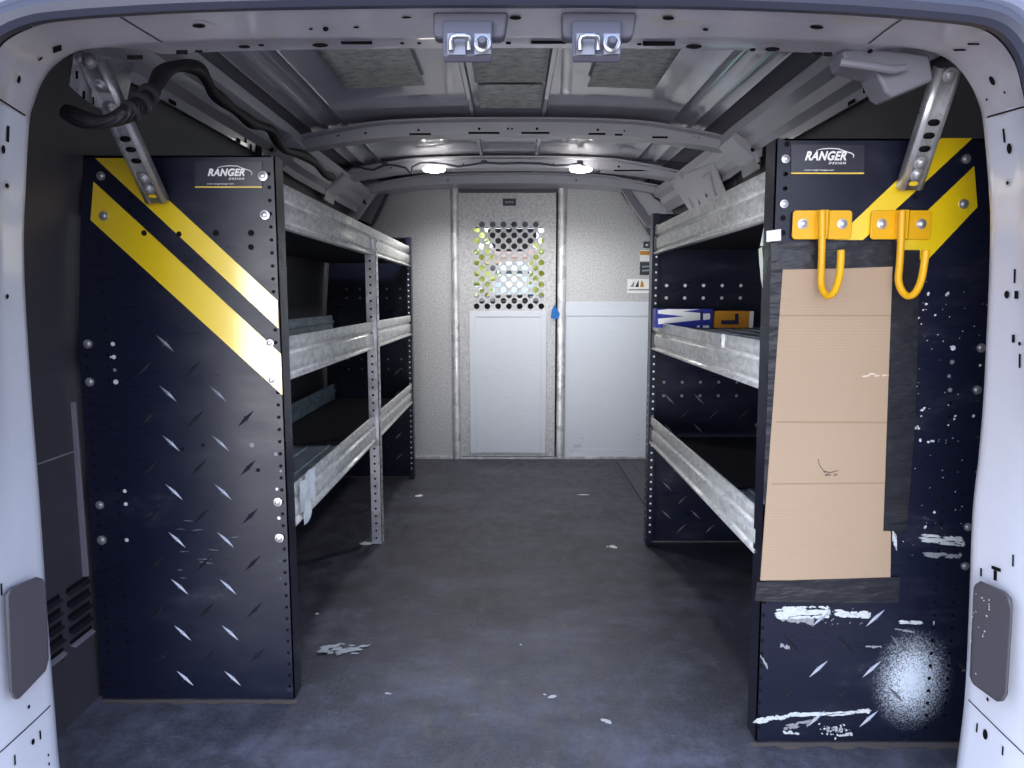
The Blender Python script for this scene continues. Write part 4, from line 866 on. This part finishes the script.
scrap(606, 721, .025, .014, -.4, 'white chip on the floor nearest the right shelving', 8, 2, 10, spread=.025)
scrap(521, 645, .009, .010, 0, 'tiny white dot in the middle of the floor', 8, 1, 11)
# ---- ragged line of dirt along the shelving feet
for x0, x1, y0, nm, lab in ((-.84,-.44,YL-.006,'dirt_line','line of dried dirt along the foot of the left shelving'),(.44,.85,YR-.006,'dirt_line','line of dried dirt along the foot of the right shelving')):
    b = MB(); rr = random.Random(4); n = 40; L1 = [(x0+(x1-x0)*k/n, y0+.004, .0012) for k in range(n+1)]; L2 = [(x0+(x1-x0)*k/n, y0-.004-.014*rr.random()*(1 if x0 > 0 else .6), .0008) for k in range(n+1)]
    b.loft([L1, L2]); o = b.build(nm, M['dirt'], smooth=0); o['kind'] = 'stuff'; origin_to(o, ((x0+x1)/2, y0, 0)); tag(o, lab, 'dirt')

# ================================================================== CAB AND OUTDOORS, seen through the punched holes
db = thing('dashboard', 'dark dashboard seen through the lowest holes of the partition door', 'dashboard', (0,4.6,0))
b = MB(); b.prism([(-.9,4.3,-.1),(-.9,4.25,.6),(-.9,4.32,.80),(-.9,4.45,.833),(-.9,5.0,.833),(-.9,5.05,-.1)], (1.8,0,0)); b.build('dash_body', M['mat'], db, bevel=.02)
b = MB(); b.prism([(-.12,4.30,.70),(.12,4.30,.70),(.11,4.36,.842),(-.11,4.36,.842)], (0,.1,0)); b.build('dash_hood', M['mat'], db, bevel=.015)
b = MB(); b.span((-.92,3.56,1.34),(.92,4.35,1.45)); b.prism([(-.92,4.35,1.45),(-.92,4.35,1.30),(-.92,4.55,1.262),(-.92,4.6,1.30)], (1.84,0,0)); hd = b.build('trim_10', M['mat'], smooth=0); structure(hd)
for s in (-1,1):
    b = MB(); b.prism([(s*.80,4.45,1.22),(s*.88,4.45,1.22),(s*.95,5.0,.78),(s*.87,5.0,.78)], (0,.05,.0)); b.build('windscreen_pillar', M['mat'], hd, smooth=0)
    b = MB(); b.span((s*.88,3.62,-.1),(s*.92,5.0,.78)); b.build('cab_door_lining', M['mat'], hd, smooth=0)
b = MB(); b.poly([(-.85,4.58,1.24),(.85,4.58,1.24),(.88,5.02,.80),(-.88,5.02,.80)]); structure(b.build('window_2', M['clear_glass'], smooth=0))
mr = thing('rear_view_mirror', 'dark rear-view mirror high behind the partition door holes', 'mirror', (0,4.45,1.12))
b = MB(); b.prism([(-.15,4.44,1.25),(-.155,4.44,1.2),(-.10,4.44,1.11),(.10,4.44,1.11),(.155,4.44,1.2),(.15,4.44,1.25)], (0,.03,0)); b.build('mirror_shell', M['plastic'], mr, bevel=.01); b = MB(); b.cyl((0,4.465,1.22),(0,4.54,1.28),.012); b.build('stem', M['plastic'], mr)
b = MB(); b.prism([(-40,5.2,-.65),(-40,12,-.60),(-40,70,2.0),(-40,70,-1),(-40,5.2,-1)], (80,0,0)); structure(b.build('ground', M['ground'], smooth=0))
# parked car up the street
cr = thing('parked_car', 'pale blue-white parked car outside, glimpsed through the partition door holes', 'car', (.1,29,.72))
def cv(x, y, z): return (.1+x, 29+y, .72+z)
b = MB(); pr = [(-.85,.25),(-.92,.75),(-.88,1.0),(-.74,1.05),(-.62,1.5),(-.45,1.58),(.45,1.58),(.62,1.5),(.74,1.05),(.88,1.0),(.92,.75),(.85,.25)]
b.loft([[cv(x*k, y, .25+(z-.25)*zk) for x, z in pr] for y, k, zk in ((0,.92,.92),(.15,1,1),(2.4,1,1),(3.4,1,.7),(4.2,.95,.6))], 0, True, True); b.build('body', M['car'], cr)
b = MB(); b.prism([cv(-.62,0,1.08),cv(.62,0,1.08),cv(.52,.05,1.42),cv(-.52,.05,1.42)], (0,-.02,0)); b.build('rear_window', M['dark_glass'], cr)
tl_m = mat('tail_light', (.5,.02,.02), .3)
for x in (-.72,.72):
    for y in (.8, 3.4): b = MB(); b.cyl(cv(x-.1,y,.31),cv(x+.1,y,.31),.31,20); b.build('wheel', M['tyre'], cr)
    b = MB(); b.span(cv(x-.09,-.02,.75),cv(x+.09,.0,.95)); b.build('tail_light', tl_m, cr)
# house
hs = thing('house', 'tan house across the street, glimpsed through the partition door holes', 'house', (0,46,1.3))
b = MB(); b.span((-1.7,44,.8),(1.8,50,3.4)); b.build('wall', M['house'], hs, smooth=0); b = MB(); b.prism([(-2.1,43.6,3.3),(2.2,43.6,3.3),(1.4,47,4.2),(-1.3,47,4.2)], (0,.25,.0)); b.build('roof', M['house_roof'], hs, smooth=0)
for x in (-1.1,.1,1.2): b = MB(); b.span((x-.25,43.95,2.3),(x+.25,44,2.95)); b.build('window', M['dark_glass'], hs, smooth=0)
def tree(x, y, h, rad, label, seed):
    rr = random.Random(seed); r = thing('tree', label, 'tree', (x,y,-.64), 'trees outside'); b = MB(); b.tube([(x,y,-.64),(x+.1,y,h*.4),(x,y,h*.7)], [.2,.15,.08], 8); b.build('trunk', M['bark'], r)
    b = MB()
    for k in range(700):
        d = Vector((rr.gauss(0,1), rr.gauss(0,1), rr.gauss(0,1))).normalized()*rad*(rr.random()**.4); d.z *= 1.1
        c = Vector((x,y,h*.62))+d; u = Vector((rr.gauss(0,1),rr.gauss(0,1),rr.gauss(0,1))).normalized(); v_ = u.orthogonal().normalized(); s_ = .16+.2*rr.random()
        b.poly([c-u*s_, c+v_*s_*.6, c+u*s_, c-v_*s_*.6])
    b.build('crown', M['leaf'], r, smooth=0, recalc=False)
tree(-2.25, 22, 2.9, 1.75, 'leafy tree outside, left through the partition door holes', 1); tree(2.35, 23, 2.7, 1.75, 'leafy tree outside, right through the partition door holes', 2); tree(6.5, 9, 3.4, 2.0, 'leafy tree beside the van, outside the side window', 3)

# ================================================================== LIGHT
W = bpy.data.worlds.new('World'); scn.world = W; W.use_nodes = True; nt = W.node_tree; bg = nt.nodes['Background']
tc = nt.nodes.new('ShaderNodeTexCoord'); sx = nt.nodes.new('ShaderNodeSeparateXYZ'); nt.links.new(tc.outputs['Generated'], sx.inputs[0])
mr_ = nt.nodes.new('ShaderNodeMapRange'); mr_.inputs[1].default_value = -1; mr_.inputs[2].default_value = 1; nt.links.new(sx.outputs[2], mr_.inputs[0])
rp = nt.nodes.new('ShaderNodeValToRGB'); e = rp.color_ramp.elements
for k, (p_, c_) in enumerate([(0,(.17,.165,.20)),(.44,(.22,.22,.27)),(.495,(.45,.46,.54)),(.54,(.95,1.0,1.14)),(.75,(.80,.92,1.18)),(1,(.48,.66,1.1))]):
    if k > 1: e.new(.5)
for el, (p_, c_) in zip(e, [(0,(.17,.165,.20)),(.44,(.22,.22,.27)),(.495,(.45,.46,.54)),(.54,(.95,1.0,1.14)),(.75,(.80,.92,1.18)),(1,(.48,.66,1.1))]): el.position = p_; el.color = (*c_, 1)
nt.links.new(mr_.outputs[0], rp.inputs[0])
# bright patch added behind the van, low left, to whiten the left yellow stripes
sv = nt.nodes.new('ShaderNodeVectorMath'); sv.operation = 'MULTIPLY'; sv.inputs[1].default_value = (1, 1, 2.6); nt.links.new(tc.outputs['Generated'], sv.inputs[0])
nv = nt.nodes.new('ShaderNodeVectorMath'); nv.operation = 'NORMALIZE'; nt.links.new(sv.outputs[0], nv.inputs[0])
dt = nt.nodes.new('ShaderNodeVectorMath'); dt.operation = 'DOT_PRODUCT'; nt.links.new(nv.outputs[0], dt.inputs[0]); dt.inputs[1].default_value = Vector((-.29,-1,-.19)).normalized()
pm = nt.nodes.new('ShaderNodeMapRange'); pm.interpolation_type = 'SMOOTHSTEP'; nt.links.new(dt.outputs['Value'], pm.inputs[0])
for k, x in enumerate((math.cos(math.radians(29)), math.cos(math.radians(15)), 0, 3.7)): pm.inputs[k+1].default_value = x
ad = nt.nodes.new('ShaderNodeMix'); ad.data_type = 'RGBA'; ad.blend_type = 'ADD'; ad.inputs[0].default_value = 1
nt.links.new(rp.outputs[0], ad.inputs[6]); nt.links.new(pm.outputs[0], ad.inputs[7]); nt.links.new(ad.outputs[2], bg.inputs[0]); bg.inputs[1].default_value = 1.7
sd = bpy.data.lights.new('sun', 'SUN'); sd.energy = 3.0; sd.angle = .02; sd.color = (1,.95,.86); so = bpy.data.objects.new('sun', sd); COL.objects.link(so); so.rotation_euler = (math.radians(-32), math.radians(-20), 0)
scn.view_settings.view_transform = 'Standard'; scn.view_settings.look = 'None'; scn.view_settings.exposure = 0.4; scn.view_settings.gamma = 1.0
